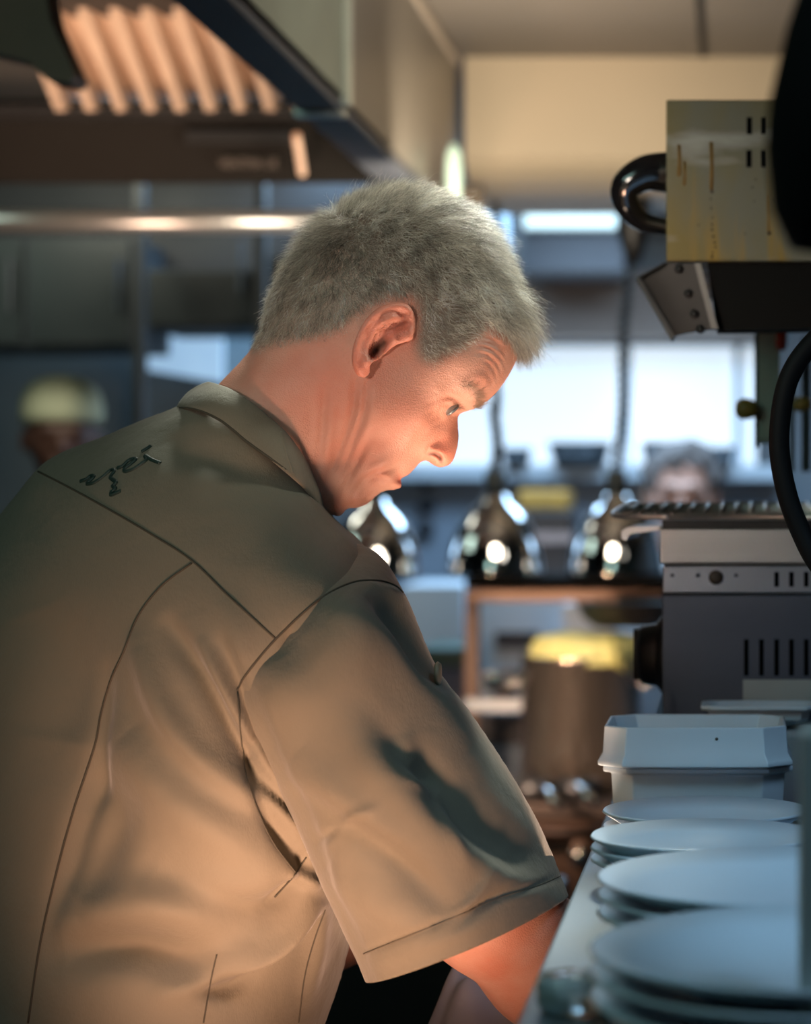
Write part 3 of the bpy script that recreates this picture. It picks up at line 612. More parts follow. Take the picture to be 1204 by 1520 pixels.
SLEEVE_FOLDS = [([(430,960),(500,1030),(590,1110),(680,1190),(760,1260)],26,-6),([(640,1170),(700,1230),(760,1265),(815,1285)],22,-5),([(470,1000),(540,1080),(580,1150),(660,1235),(760,1300)],24,6),([(500,900),(570,960),(640,1040),(700,1110)],22,5),
 ([(560,885),(590,930),(620,985),(650,1020)],12,-7),([(540,870),(580,885),(600,900)],8,4),([(450,1180),(520,1225),(590,1280),(660,1345)],15,-5),([(430,1130),(500,1190),(590,1260)],22,4),([(480,1290),(560,1340),(640,1380)],24,4),
 ([(606,1085),(612,1112),(628,1132)],10,2.5),([(618,1128),(640,1142),(668,1165)],13,-3.0),([(596,1150),(625,1162),(650,1158)],10,3),([(655,1370),(700,1340),(730,1290)],5,2.2),([(680,1375),(720,1340),(770,1310)],5,-2),([(560,1200),(520,1215),(480,1240)],5,1.8),([(510,1220),(470,1250)],5,-1.8),
 ([(540,1413),(607,1387),(680,1358),(738,1333),(797,1314),(835,1300)],3.5,-1.6),([(560,1430),(640,1400),(740,1360)],10,1.2),([(660,1160),(668,1220),(690,1290)],9,2.2),([(370,1030),(440,1190),(500,1330),(545,1450)],9,-2)]
jv, jf = slab(TORSO_CP, TORSO, .0026); jv, _ = folds(jv, jf, TORSO_FOLDS, 2.1)
me = np_mesh('jacket', MF.world(jv), jf)
# open the hem and the neck so the jacket is a shell, not a lump
bm = bmesh.new(); bm.from_mesh(me)
pz = PZ(1700, 1.85)
bmesh.ops.bisect_plane(bm, geom=bm.verts[:] + bm.edges[:] + bm.faces[:], plane_co=(0, 0, pz), plane_no=(0, 0, -1), clear_outer=True)
bm.to_mesh(me); bm.free()
jacket = link('jacket', me, M_SHIRT, cook); jacket['label'] = 'olive green short-sleeved chef jacket with dark seams'
sv, sf = slab(SLEEVE_CP, SLEEVE, .0024); sv, _ = folds(sv, sf, SLEEVE_FOLDS)
me = np_mesh('sleeve', MF.world(sv), sf)
A = Vector(MF.world(at(545, 1460, -.18)[None])[0]); B = Vector(MF.world(at(845, 1331, -.15)[None])[0]); Cc = Vector(MF.world(at(690, 1383, -.09)[None])[0])
nn = (B - A).cross(Cc - A).normalized(); nn = nn if nn.z < 0 else -nn
bm = bmesh.new(); bm.from_mesh(me); bmesh.ops.bisect_plane(bm, geom=bm.verts[:] + bm.edges[:] + bm.faces[:], plane_co=A, plane_no=nn, clear_outer=True); bm.to_mesh(me); bm.free()
sleeve = link('sleeve', me, M_SHIRT, jacket)

for o, th in ((jacket, .0016), (sleeve, .0016)):
    md = o.modifiers.new('thick', 'SOLIDIFY'); md.thickness = th; md.offset = -1
# seams and stitching follow the cloth
def bvh_of(objs):
    vs, fs = [], []
    for o in objs:
        b = len(vs); vs += [v.co[:] for v in o.data.vertices]; fs += [tuple(b + i for i in p.vertices) for p in o.data.polygons]
    return BVHTree.FromPolygons(vs, fs)
CLOTH = bvh_of([jacket, sleeve]); CAM = Vector((0, 0, CZ))
def on_cloth(px, py, off=.0002, bvh=None):
    d = (P(px, py, 1.0) - CAM).normalized(); h = (bvh or CLOTH).ray_cast(CAM, d)
    if h[0] is None: return None
    n = h[1] if h[1].dot(d) < 0 else -h[1]
    return h[0] + n * off
def seam(name, pts, r=.0009, m=None, parent=None, off=.0002, n=8, bvh=None):
    q = [on_cloth(a, b_, off, bvh) for a, b_ in spl2(pts, n)]; q = [p for p in q if p is not None]
    run = [q[0]]; mb = MB(); 
    for p in q[1:]:
        if (p - run[-1]).length > .02:
            if len(run) > 2: mb.tube(run, r, 6)
            run = [p]
        else: run.append(p)
    if len(run) > 2: mb.tube(run, r, 6)
    return mb.build(name, m or M_SEAM, parent or jacket, True)
for pts in ([(57,700),(100,722),(160,755),(220,790),(285,832),(340,885),(408,947)],[(598,880),(585,869),(560,862),(520,866),(470,893),(410,948),(370,995),(351,1025)],
            [(285,836),(240,870),(205,915),(185,965),(165,1010),(150,1060),(140,1110),(110,1200),(85,1290),(60,1400),(42,1518)],[(352,1027),(358,1090),(365,1150),(385,1210),(408,1255),(440,1297)],
            [(322,1417),(312,1460),(302,1518)],[(482,1351),(465,1400),(452,1450),(443,1518)],[(455,1272),(436,1300),(408,1332)]):
    seam('seam', pts, .0006 if pts[0][0] in (352, 322, 482, 455) else .0008)
hem = [(540,1416),(575,1402),(607,1389),(650,1372),(680,1359),(738,1334),(797,1315),(832,1300)]
seam('hem_stitching', hem, .0005, mat('hem_thread', (.085, .075, .052), .8), sleeve, off=0)
def lg(l): return [(60 + x / 5.017, 620 + y / 5.017) for x, y in l]
for l in ([(300,475),(345,460),(375,435),(400,438),(385,460),(350,490),(380,492),(420,475),(470,440),(520,395),(545,390),(550,405),(530,430),(525,450),(560,475),(565,490),(540,510),(560,530),(530,555),(530,575),(570,560),(600,545)],
          [(575,375),(610,365),(660,320),(700,305),(710,315),(670,350),(625,385),(640,400),(690,385),(740,355),(790,315),(780,285),(830,315),(895,340)],[(755,255),(790,235),(825,210)]):
    seam('embroidery', lg(l), .0017, M_EMB, n=6, off=-.0002)
# stand collar: a closed band round the neck, open at the throat
def band(top, bot, th, name, far=1.0):
    T = smooth_path([(*MF.uv(x, y, w), w) for x, y, w in top], 6); B_ = smooth_path([(*MF.uv(x, y, w), w) for x, y, w in bot], 6); m = len(T)
    loopT = T + [Vector((p.x, p.y, -p.z * far)) for p in T[::-1][1:-1]]; loopB = B_ + [Vector((p.x, p.y, -p.z * far)) for p in B_[::-1][1:-1]]
    n = len(loopT); ct = sum(loopT, Vector()) / n; cb = sum(loopB, Vector()) / n
    rows = []
    K = 7
    for k in range(K + 1):
        t = k / K; bul = .0035 * math.sin(PI * t)
        rows.append([(a.lerp(b_, t) + (a - ct).normalized() * bul) for a, b_ in zip(loopT, loopB)])
    vs = []; fs = []
    for r in rows: vs += [tuple(p) for p in r]
    for k in range(K):
        for i in range(n): j = (i + 1) % n; fs.append((k * n + i, k * n + j, (k + 1) * n + j, (k + 1) * n + i))
    W = MF.world(np.array(vs)); me = bpy.data.meshes.new(name); me.from_pydata([tuple(x) for x in W], [], fs)
    o = link(name, me, M_SHIRT, jacket); s = o.modifiers.new('thick', 'SOLIDIFY'); s.thickness = th; s.offset = 0
    s2 = o.modifiers.new('s', 'SUBSURF'); s2.levels = s2.render_levels = 1
    return o
collar = band([(311,567,0),(325,571,-.030),(345,579,-.050),(372,596,-.064),(398,617,-.071),(426,643,-.073),(448,674,-.066),(462,697,-.052),(472,716,-.030),(478,736,0)],
     [(262,606,0),(280,608,-.036),(303,613,-.058),(330,626,-.072),(366,656,-.086),(402,684,-.094),(430,706,-.094),(452,726,-.084),(470,748,-.060),(482,770,0)], .0026, 'collar')
CB = bvh_of([jacket, collar])
seam('collar_seam', [(268,605),(285,607),(303,612),(329,625),(350,641),(366,655),(402,681),(426,699)], .0011, bvh=CB)
seam('collar_fold', [(416,642),(420,658),(424,675),(430,692),(433,704)], .0012, M_SHIRT, collar, bvh=CB, off=.0006)
# button edge peeping out at the front of the shoulder
MB().lathe(P(650, 1000, 1.66), [(.0001, -.002), (.007, -.002), (.0085, 0), (.007, .002), (.0001, .002)], 20, axis='X').build('button', mat('horn_button', (.22, .17, .11), .5), jacket, True)

# trousers and apron below the frame, shoes on the floor
M_TR = fabric('black_twill', (.012, .012, .014), (.02, .02, .022))
hN, hFp = at(95, 1760, -.06), at(110, 1760, .12)
def wz(p, z): return np.array([p[0], z - MF.O[2], p[2]])
tc = [(at(110, 1690, .03), at(90, 1790, .03), .125, .13, .03)]
for hp, sx in ((hN, 0), (hFp, .06)):
    kn = wz(hp + np.array([.04 + sx, 0, 0]), .50); an = wz(hp + np.array([-.02 + sx, 0, 0]), .09)
    tc += [(hp, kn, .095, .065, .03), (kn, an, .065, .055, .03)]
tv, tf = mesh_caps(tc, .009, 3); link('trousers', np_mesh('trousers', MF.world(tv), tf), M_TR, cook)
for hp, sx in ((hN, 0), (hFp, .06)):
    a = wz(hp + np.array([-.05 + sx, 0, 0]), .045); b_ = wz(hp + np.array([.14 + sx, 0, 0]), .035); q = wz(hp + np.array([-.02 + sx, 0, 0]), .08)
    v_, f_ = mesh_caps([(a, b_, .044, .035, .02), (a, q, .044, .05, .02)], .006, 2); v_[:, 1] = np.maximum(v_[:, 1], -MF.O[2] + .001)
    link('shoe', np_mesh('shoe', MF.world(v_), f_), mat('black_shoe_leather', (.012, .012, .012), .35), cook)
# ================================================================ THE KITCHEN
M_STEEL = mat('brushed_steel', (.42, .43, .44), .32, 1, var=.06, scale=6, bump=.15, bscale=220, stretch=(1, 1, 14))
M_STEEL_H = mat('brushed_steel_level', (.40, .42, .45), .36, 1, var=.08, scale=5, bump=.12, bscale=180, stretch=(.1, 1, 6))
M_DSTEEL = mat('dark_steel', (.10, .11, .125), .42, .9, var=.12, scale=5)
M_CHROME = mat('chrome', (.80, .80, .81), .06, 1, var=.02, rvar=.02)
M_BLACK = mat('black_plastic', (.012, .012, .013), .4)
M_RUBBER = mat('black_rubber', (.007, .007, .008), .6, spec=.2)
M_VOID = mat('slot_black', (.004, .004, .004), .9, spec=.05)
M_WHITE = mat('white_glazed_china', (.56, .66, .76), .36, var=.02)
M_PLASTIC = mat('white_plastic', (.60, .70, .80), .38, var=.03)
M_CREAM = mat('cream_panel', (.62, .52, .38), .5, var=.04, scale=3)
M_HOOD = mat('hood_steel', (.30, .27, .23), .42, .55, var=.10, scale=4, bump=.1)
M_CEIL = mat('ceiling_panel', (.20, .175, .15), .7, var=.06, scale=3)
M_WALL = mat('blue_grey_wall', (.30, .36, .42), .6, var=.05, scale=3)
M_DARKW = mat('dark_wall', (.045, .055, .065), .55, var=.1)
def st(o, label=None): return tag(o, label, kind='structure')
# ---- shell
CEIL = CZ + .866
st(MB().box((0, 3.4, -.05), (7, 10.6, .1)).build('floor', mat('floor_tile', (.10, .095, .09), .45, var=.15)), 'dark tiled kitchen floor')
cb = MB(); cb.box((0, 3.4, CEIL + .05), (7, 10.6, .1)); ce = st(cb.build('ceiling', M_CEIL), 'brown-grey panelled ceiling')
jb = MB(); jb.box((PX(1026, 3.5) + .0, 3.0, CEIL - .002), (.012, 3.4, .006)); jb.build('ceiling_joint', mat('joint_black', (.02, .018, .016), .8), ce)
st(MB().box((0, 8.05, 1.4), (7, .1, 2.9)).build('wall_back', M_WALL), 'blue-grey back wall')
st(MB().box((-3.45, 3.4, 1.4), (.1, 10.6, 2.9)).build('wall_left', M_DARKW), 'dark left wall')
st(MB().box((1.35, 3.4, 1.4), (.1, 10.6, 2.9)).build('wall_right', M_DARKW), 'dark right wall')
# beam across the room, its lower edge rounded
bm_ = MB(); Yb = 4.72; x0 = PX(690, Yb); x1 = 1.3
prof = [(CEIL, 0), (PZ(232, Yb), 0), (PZ(247, Yb), .02), (PZ(262, Yb), .06), (PZ(275, Yb), .13), (PZ(278, Yb), .45), (CEIL, .45)]
bm_.prism([(x0, Yb + d, z) for z, d in prof], (1, 0, 0), x1 - x0)
bo = st(bm_.build('trim_1', M_CREAM, smooth=False), 'cream boxed-in beam crossing below the ceiling')
MB().pbox(716, 272, 915, 287, 4.9, .03).build('beam_edge', mat('varnished_edge', (.16, .08, .035), .5), bo)

# ---- extractor hood on the left
xs = -.55; xb = -.61; zb = CZ + .55
hood = empty('extractor_hood', (xs, 3.4, zb), 'large steel extractor hood hanging over the range on the left', 'extractor hood')
MB().box((xs - .01, 3.36, (zb + CEIL) / 2 + .005), (.02, 2.72, CEIL - zb - .012)).build('side_panel', M_HOOD, hood)
MB().box(((xs + xb) / 2, 3.09, zb - .004), (.06, 2.16, .012)).build('rim', mat('hood_rim', (.085, .092, .11), .5, .3, var=.1), hood)
MB().box((-2.0, 4.18, (zb + CZ + .69) / 2), (2.84, .03, .14)).build('fascia', mat('hood_fascia', (.014, .013, .012), .8, 0, var=.12, scale=4, spec=.08), hood)
MB().box((-2.0, 2.9, CEIL - .07), (2.8, 2.3, .02)).build('hood_top', mat('hood_inner', (.03, .025, .022), .6, .3), hood)
MB().tube([(xs - .004, PZ(0, 2.0) * 0 + 2.05, CEIL - .012), (xs - .004, 4.7, CEIL - .012)], .012, 8).build('ceiling_joint_trim', mat('joint_trim', (.5, .42, .34), .4, .3), hood)
# bright joint between the two hood modules, up the side and across the rim; reflected light put into its pale colour
Yp = .55 / ((745 - 157) / F); e_ = mat('joint_sheen', (.78, .82, .72), .3, .4)
MB().box((xs + .004, Yp, (zb + CEIL) / 2), (.012, .03, CEIL - zb)).box(((xs + xb) / 2 - .002, Yp, zb - .011), (.068, .03, .008)).build('joint_strip', e_, hood)
MB().box((xs + .001, (2.0 + Yp) / 2, (zb + CEIL) / 2 + .005), (.004, Yp - 2.02, CEIL - zb - .012)).build('near_side_panel', mat('hood_steel_greenish', (.33, .36, .29), .45, .4, var=.14, scale=9, bump=.1), hood)
# grease filter: folded slats
flt = MB(); xa = PX(30, 4.0); n = 0; pitch = .0505
top = (PZ(12, 3.86), 3.86); bot = (PZ(168, 4.12), 4.12)
x = PX(52, 3.98)
while x < PX(470, 4.0):
    w_ = pitch
    for (dx0, dx1, d0, d1) in ((0, .34, 0, 0), (.34, .5, 0, .07), (.5, .84, .07, .07), (.84, 1.0, .07, 0)):
        a0 = x + dx0 * w_; a1 = x + dx1 * w_
        vs_ = []
        for (aa, dd) in ((a0, d0), (a1, d1)):
            vs_ += [(aa, top[1] + dd, top[0]), (aa, bot[1] + dd * 1.2 - .02, bot[0] + (dd > 0) * .035)]
        flt.add([vs_[0], vs_[1], vs_[3], vs_[2]], [(0, 1, 2, 3)])
    x += pitch
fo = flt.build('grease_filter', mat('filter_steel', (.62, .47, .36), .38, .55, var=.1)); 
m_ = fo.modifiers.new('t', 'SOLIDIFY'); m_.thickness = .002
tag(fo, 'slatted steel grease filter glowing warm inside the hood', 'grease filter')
MB().box((-1.9, 4.14, CZ + .665), (2.6, .05, .02)).build('filter_ledge', M_BLACK, hood)
# slot, lettering and clip on the fascia
MB().pbox(275, 193, 438, 212, 4.155, .02).build('slot', M_BLACK, hood)
tx = bpy.data.curves.new('lettering', 'FONT'); tx.body = 'VENTMA UE'; tx.size = .026; tx.extrude = .001; tx.align_x = 'CENTER'; tx.align_y = 'CENTER'
to = bpy.data.objects.new('lettering', tx); COL.objects.link(to); to.location = Vector(P(369, 243, 4.15)) - hood.location; to.rotation_euler = (PI / 2, 0, 0); to.parent = hood

to.scale = (.72, .9, 1); bpy.context.view_layer.update()
me_ = bpy.data.meshes.new_from_object(to.evaluated_get(bpy.context.evaluated_depsgraph_get())); me_.transform(to.matrix_world); bpy.data.objects.remove(to)
me_.materials.clear(); link('lettering', me_, mat('raised_lettering', (.10, .085, .075), .6), hood, smooth=False)
MB().tube([P(440, 200, 4.05), P(449, 258, 4.13)], .007, 8).build('clip', mat('clip_metal', (.85, .62, .48), .35, .3), hood)
# near dark shapes inside the hood, top left
d_ = MB().prism([P(-40, -40, 2.9), P(62, -40, 2.9), P(75, 30, 2.9), P(112, 112, 2.9), P(104, 122, 2.9), P(70, 118, 2.9), P(40, 90, 2.9), P(-40, 70, 2.9)], (0, 1, 0), .06)
tag(d_.build('hood_lamp_housing', mat('brown_housing', (.30, .19, .13), .5, .3, var=.2)), 'brown lamp housing hanging at the top left corner of the hood', 'lamp housing')
# rail
Yr = 4.5
r = MB().tube([P(-260, 329, Yr), P(600, 329, Yr)], .0205, 20).build('rail', mat('satin_steel_tube', (.72, .70, .68), .3, .8, var=.02), None, True)
tag(r, 'horizontal steel hanging rail running behind the cook below the hood', 'rail')
# ---- dark cabinets and glazing on the left
Yc = 5.6
def cab(x0, y0, x1, y1, Y, d, label, m=None, doors=2):
    a = P(x0, y1, Y); b = P(x1, y0, Y)
    e = empty('wall_cabinet', ((a.x + b.x) / 2, Y + d / 2, a.z), label, 'cabinet')
    MB().box(((a.x + b.x) / 2, Y + d / 2 + .01, (a.z + b.z) / 2), (b.x - a.x, d, b.z - a.z)).build('body', m or M_DARKW, e)
    for k in range(doors):
        w_ = (b.x - a.x) / doors; cx = a.x + (k + .5) * w_
        dr = MB().box((cx, Y, (a.z + b.z) / 2), (w_ - .012, .02, b.z - a.z - .012)).build('door', mat('cabinet_door_black', (.008, .010, .011), .35, 0), e, bevel=.002)
        MB().tube([(cx + w_ * .38, Y - .03, a.z + .08), (cx + w_ * .38, Y - .03, a.z + .2)], .005, 8).build('handle', M_DSTEEL, dr)
    return e
cab(-120, 352, 198, 515, Yc, .35, 'black wall cabinet at the left, above the person in the cap')
cab(216, 400, 380, 487, Yc, .35, 'black wall cabinet between two dark posts, above the lit opening', doors=1)
cab(394, 380, 470, 470, Yc, .35, 'narrow black wall cabinet just behind the cook\'s nape', doors=1)
for k, (x, lb) in enumerate(((205, 'dark upright post to the right of the person in the cap'), (386, 'dark upright post directly behind the cook\'s nape'))):
    tag(MB().pbox(x - 8, 270, x + 7, 1744, 5.4, .05).build('post', mat('post_black', (.012, .014, .016), .5), bevel=.004), lb, 'post')
st(MB().pbox(-300, 268, 560, 400, 5.9, .05).build('wall_2', mat('slate_panel', (.032, .033, .038), .5, 0, var=.12)), 'slate panel wall above the cabinets')
for (x0, x1) in ((215, 375), (400, 470)):
    pass
st(MB().pbox(-300, 512, 206, 960, 6.6, .05).build('wall_3', mat('slate_tiles', (.17, .19, .19), .5, var=.08)), 'slate-grey wall behind the person in the cap')
wn = MB().prism([P(212, 484, 6.2), P(330, 484, 6.2), P(330, 568, 6.2), P(212, 548, 6.2)], (0, 1, 0), .02).build('window_2', mat('daylit_pane', (.5, .6, .7), .3, emit=(.30, .48, .68), estr=.85)); st(wn, 'bright daylit pane seen at the left between the posts')
st(MB().pbox(328, 480, 470, 720, 6.3, .05).build('wall_4', mat('pale_slate', (.27, .36, .42), .5, var=.1)), 'pale slate wall section behind the cook\'s neck')
st(MB().pbox(204, 480, 340, 930, 6.4, .05).build('wall_5', mat('taupe_panel', (.16, .16, .15), .5, var=.1)), 'taupe panel below the daylit pane')

# ---- window wall at the back
Yw = 7.6
wf = empty('window_1', P(830, 690, Yw), 'wide window full of daylight behind the hanging lamps', None); wf['kind'] = 'structure'
def win(name, mt, x0, y0, x1, y1, d=.03, Y=Yw): return MB().pbox(x0, y0, x1, y1, Y, d).build(name, mt, wf)
SKY = mat('daylight_pane', (.8, .9, 1), .2, var=.01, emit=(.78, .90, 1.0), estr=.76)
win('pane', SKY, 560, 512, 932, 692); win('pane', SKY, 936, 512, 1092, 692); win('pane', SKY, 1100, 512, 1122, 692)
M_FR = mat('window_frame_paint', (.48, .60, .70), .4)
win('frame', M_FR, 540, 500, 1140, 514, .06, Yw - .03); win('frame', M_FR, 1090, 500, 1101, 694, .06, Yw - .03); win('frame', M_FR, 930, 500, 937, 694, .05, Yw - .02)
win('window_sill', mat('sill_white', (.62, .70, .78), .4), 540, 690, 1160, 712, .25, Yw - .25)
st(MB().pbox(700, 402, 1140, 500, 7.35, .3).build('wall_6', mat('warm_fascia', (.30, .22, .18), .55, var=.08)), 'warm brown fascia above the window')
# the strip lamp under the far ceiling
sl = empty('strip_light', P(846, 324, 6.84), 'bluish-white strip light glowing under the far ceiling', 'light')
MB().pbox(765, 306, 925, 342, 6.86, .06).build('housing', mat('lamp_housing_paint', (.25, .28, .3), .4), sl)
MB().pbox(772, 312, 918, 337, 6.83, .03).build('tube', mat('strip_tube', (.8, .9, 1), .3, emit=(.66, .93, 1.0), estr=1.5), sl, bevel=.01)
tag(MB().pbox(775, 343, 925, 402, 6.9, .4).build('ventilation_box', mat('vent_box_grey', (.09, .09, .10), .5, .3)), 'dark grey ventilation box below the strip light', 'ventilation box')
st(MB().pbox(716, 285, 764, 400, 6.6, .1).build('trim_2', mat('pale_upright', (.33, .40, .46), .5)), 'pale upright strip beside the strip light')
st(MB().pbox(757, 285, 776, 500, 6.2, .05).build('trim_3', mat('black_upright', (.015, .017, .02), .5)), 'thin black upright beside the strip light')
# tube of glass at the end of the hood
MB().lathe(P(673, 262, 4.3), [(.001, -.055), (.013, -.05), (.016, 0), (.014, .04), (.006, .058), (.001, .06)], 18).build('glass_lamp', mat('pale_green_glass', (.55, .75, .65), .15, var=.02, emit=(.5, .8, .68), estr=.12), hood, True)['label'] = 'pale green glass lamp at the far end'
MB().pbox(680, 275, 716, 310, 4.75, .05).build('bracket', mat('dull_bracket', (.2, .16, .12), .5, .3), bo)

# ---- things on the sill
def pan(px0, px1, py0, py1, Y, label, m, kind='roasting_pan', grp='pans on the window sill'):
    a = P(px0, py1, Y); b = P(px1, py0, Y); w_ = b.x - a.x; h_ = b.z - a.z; c = (a.x + w_ / 2, Y + .12, a.z)
    e = empty(kind, c, label, 'pan', grp)
    b_ = MB().lathe((0, 0, 0), [(.001, .004), (w_ * .36, .004), (w_ * .39, .01), (w_ * .47, h_ * .92), (w_ * .5, h_), (w_ * .485, h_), (w_ * .45, h_ * .9), (w_ * .37, .014), (.001, .014)], 28)
    b_.v = [(x + c[0], y * .7 + c[1], z + c[2]) for x, y, z in b_.v]; b_.build('bowl', m, e, True)
    MB().tube([(c[0] - w_ * .2, Y - .12 + .12 * .3, c[2] + h_ * .6), (c[0] - w_ * .2, Y - .06, c[2] + h_ * .5), (c[0] + w_ * .2, Y - .06, c[2] + h_ * .5), (c[0] + w_ * .2, Y - .12 + .12 * .3, c[2] + h_ * .6)], .006, 8).build('handle', M_DSTEEL, e)
M_PANG = mat('pan_grey', (.16, .19, .22), .35, .6)
pan(806, 908, 655, 692, 7.2, 'wide grey pan on the sill midway between the two lamp cords', M_PANG)
pan(738, 786, 664, 692, 7.2, 'small grey pan on the sill just right of the near-side lamp cord', M_PANG)
pan(948, 1000, 654, 692, 7.2, 'grey pan on the sill between the second lamp cord and the grey-haired person', M_PANG)
pan(1040, 1092, 662, 696, 7.2, 'grey pan on the sill to the right of the grey-haired person', M_PANG)
# ---- sockets on the wall under the window
st(MB().pbox(540, 712, 1160, 960, 7.5, .06).build('wall_7', mat('blue_tiles', (.24, .30, .38), .4, var=.06)), 'blue-grey tiled wall under the window')
for k, (x, y) in enumerate(((632, 714), (633, 750), (631, 786))):
    e = MB().lathe(P(x, y, 7.46), [(.001, -.012), (.022, -.010), (.026, .0), (.026, .04)], 18, axis='Y').build('wall_socket', mat('socket_dark', (.02, .022, .03), .4), None, True)
    tag(e, ['dark round wall socket, top of the column beside the cook\'s chin', 'dark round wall socket, middle of the column beside the cook\'s chin', 'dark round wall socket, bottom of the column beside the cook\'s chin'][k], 'socket', 'round wall sockets')
# ---- heat lamps
def heat_lamp(x, ytop, ybot, w_, cordx, cordtop, Y, label, k):
    c = P(x, ybot, Y); R_ = w_ / 2 / F * Y; H = (ybot - ytop) / F * Y
    e = empty('heat_lamp', (c.x, Y, c.z), label, 'heat lamp', 'chrome heat lamps over the pass')
    pr = [(R_, 0), (R_ * 1.0, .006), (R_ * .985, H * .12), (R_ * .95, H * .28), (R_ * .88, H * .44), (R_ * .78, H * .60), (R_ * .64, H * .74), (R_ * .46, H * .85), (R_ * .31, H * .91), (R_ * .28, H * 1.0), (R_ * .14, H * 1.02)]
    pi = [(r_ - .004, z) for r_, z in pr]
    MB().lathe(c, [(pr[-1][0] * .2, pr[-1][1])] + pr[::-1] + pi + [(.004, pi[-1][1] - .004)], 48).build('shade', M_CHROME, e, True)
    MB().lathe(c, [(.001, H * 1.0), (R_ * .22, H * 1.0), (R_ * .22, H * 1.28), (R_ * .10, H * 1.34), (.001, H * 1.34)], 24).build('socket', mat('lamp_socket', (.03, .04, .045), .4), e, True)
    MB().lathe(c, [(.001, .01), (R_ * .35, .02), (R_ * .42, H * .25), (R_ * .2, H * .7), (.001, H * .75)], 24).build('bulb', mat('heat_bulb', (1, .8, .6), .3, emit=(1, .62, .35), estr=3.0), e, True)
    t_ = P(cordx, cordtop, Y); bt = c + Vector((0, 0, H * 1.3))
    pts = smooth_path([bt, bt.lerp(t_, .3) + Vector((.004, 0, 0)), bt.lerp(t_, .65) - Vector((.004, 0, 0)), t_, (t_.x, Y, CEIL - .02)], 40)
    # coiled cord
    cp = [p + Vector((math.cos(i * 1.15) * .0045, math.sin(i * 1.15) * .0045, 0)) for i, p in enumerate(pts)]
    MB().tube(cp, .0085, 8).build('cord', mat('cord_black', (.012, .016, .02), .5), e, True)
Yl = 5.0
heat_lamp(735, 735, 853, 142, 738, 560, Yl, 'chrome dome heat lamp hanging in the middle, right of the cook\'s chin', 0)
heat_lamp(915, 735, 853, 142, 936, 380, Yl, 'chrome dome heat lamp hanging beside the wire rack', 1)
heat_lamp(556, 742, 858, 136, 556, 560, Yl, 'chrome dome heat lamp partly hidden behind the cook\'s chin and shoulder', 2)
tag(MB().lathe(P(940, 372, 4.9), [(.001, -.03), (.012, -.028), (.022, 0), (.034, .04), (.034, .1), (.02, .115), (.001, .12)], 20).build('ceiling_plug', M_BLACK, None, True), 'black plug fitting hanging behind the box handle, above the lamp cord', 'plug')
# ---- pass shelf under the lamps
ps = empty('pass_shelf', P(840, 1190, 5.0), 'dark pass shelf on brown posts below the heat lamps', 'shelf')
MB().pbox(690, 857, 1010, 873, 4.85, .40).build('top_board', M_VOID, ps, bevel=.003)
MB().pbox(690, 875, 1010, 893, 4.95, .30).build('lower_board', mat('copper_board', (.30, .20, .15), .4, .3), ps, bevel=.003)
M_POST = mat('brown_post', (.20, .13, .10), .5, .2)
MB().pbox(690, 893, 709, 1195, 4.95, .05).build('post', M_POST, ps); MB().pbox(1000, 893, 1018, 1195, 4.95, .05).build('post', M_POST, ps)
MB().pbox(690, 1038, 800, 1056, 4.9, .35).build('mid_board', mat('mid_board_blue', (.38, .45, .52), .4, .4), ps)
tag(MB().lathe(P(930, 925, 4.75), [(.001, -.01), (.06, -.008), (.085, .01), (.10, .04), (.103, .043), (.06, .04), (.001, .03)], 32).build('frying_pan', M_BLACK, None, True), 'black frying pan under the pass shelf behind the yellow cloth', 'pan')
# ---- yellow box on dark appliance
ap = MB().pbox(768, 757, 850, 1588, 6.4, .3).build('coffee_machine', mat('appliance_black', (.03, .022, .02), .4), bevel=.01); tag(ap, 'black appliance behind the middle heat lamp, a yellow crate on top', 'appliance')
ap2 = MB().pbox(765, 790, 848, 806, 6.36, .05).build('shelf_edge', mat('pinkish_band', (.32, .22, .19), .4), ap)
tag(MB().pbox(768, 727, 842, 757, 6.4, .25).build('crate', mat('amber_crate', (.42, .22, .04), .5, var=.25, scale=10), bevel=.01), 'amber-yellow crate on top of the black appliance', 'crate')
tag(MB().pbox(955, 722, 1000, 757, 6.4, .2).build('crate', mat('amber_crate_dull', (.34, .19, .05), .5, var=.2), bevel=.01), 'small amber crate in front of the grey-haired person', 'crate')
# ---- white goods and papers behind the pot
M_W = mat('white_enamel', (.52, .60, .68), .4, var=.06, scale=5)
def blk(nm, x0, y0, x1, y1, Y, d, m, label, cat, bev=.006, grp=None):
    return tag(MB().pbox(x0, y0, x1, y1, Y, d).build(nm, m, bevel=bev), label, cat, grp)
blk('white_cabinet', 596, 868, 688, 1644, 6.0, .4, M_W, 'white enamel cabinet behind the cook\'s shoulder, left of the brown post', 'cabinet')
wc2 = blk('white_cabinet', 712, 885, 850, 1644, 6.0, .4, M_W, 'white enamel cabinet below the pass shelf, right of the brown post', 'cabinet')
tag(MB().prism([P(835, 898, 5.8), P(880, 888, 5.8), P(915, 925, 5.8), P(905, 948, 5.8), P(838, 948, 5.8)], (0, 1, 0), .15).build('paper_stack', mat('white_paper', (.75, .80, .88), .6)), 'bright white paper stack above the yellow cloth', 'paper')
MB().pbox(735, 938, 800, 962, 5.99, .02).build('flat_black_box', mat('box_black', (.02, .022, .028), .5), wc2)  # flat black box set against the cabinet front, not a gap
blk('storage_box', 620, 962, 690, 990, 5.45, .3, mat('box_green', (.02, .06, .05), .5), 'dark green box left of the brown post', 'box')
blk('storage_box', 622, 990.5, 692, 1049.5, 5.45, .22, mat('box_blue', (.03, .05, .10), .5), 'dark blue box under the dark green box', 'box')
blk('storage_tub', 712, 1002, 742, 1029, 5.03, .15, mat('tub_white', (.6, .7, .8), .4), 'small white tub on the middle board beside the pot', 'tub')
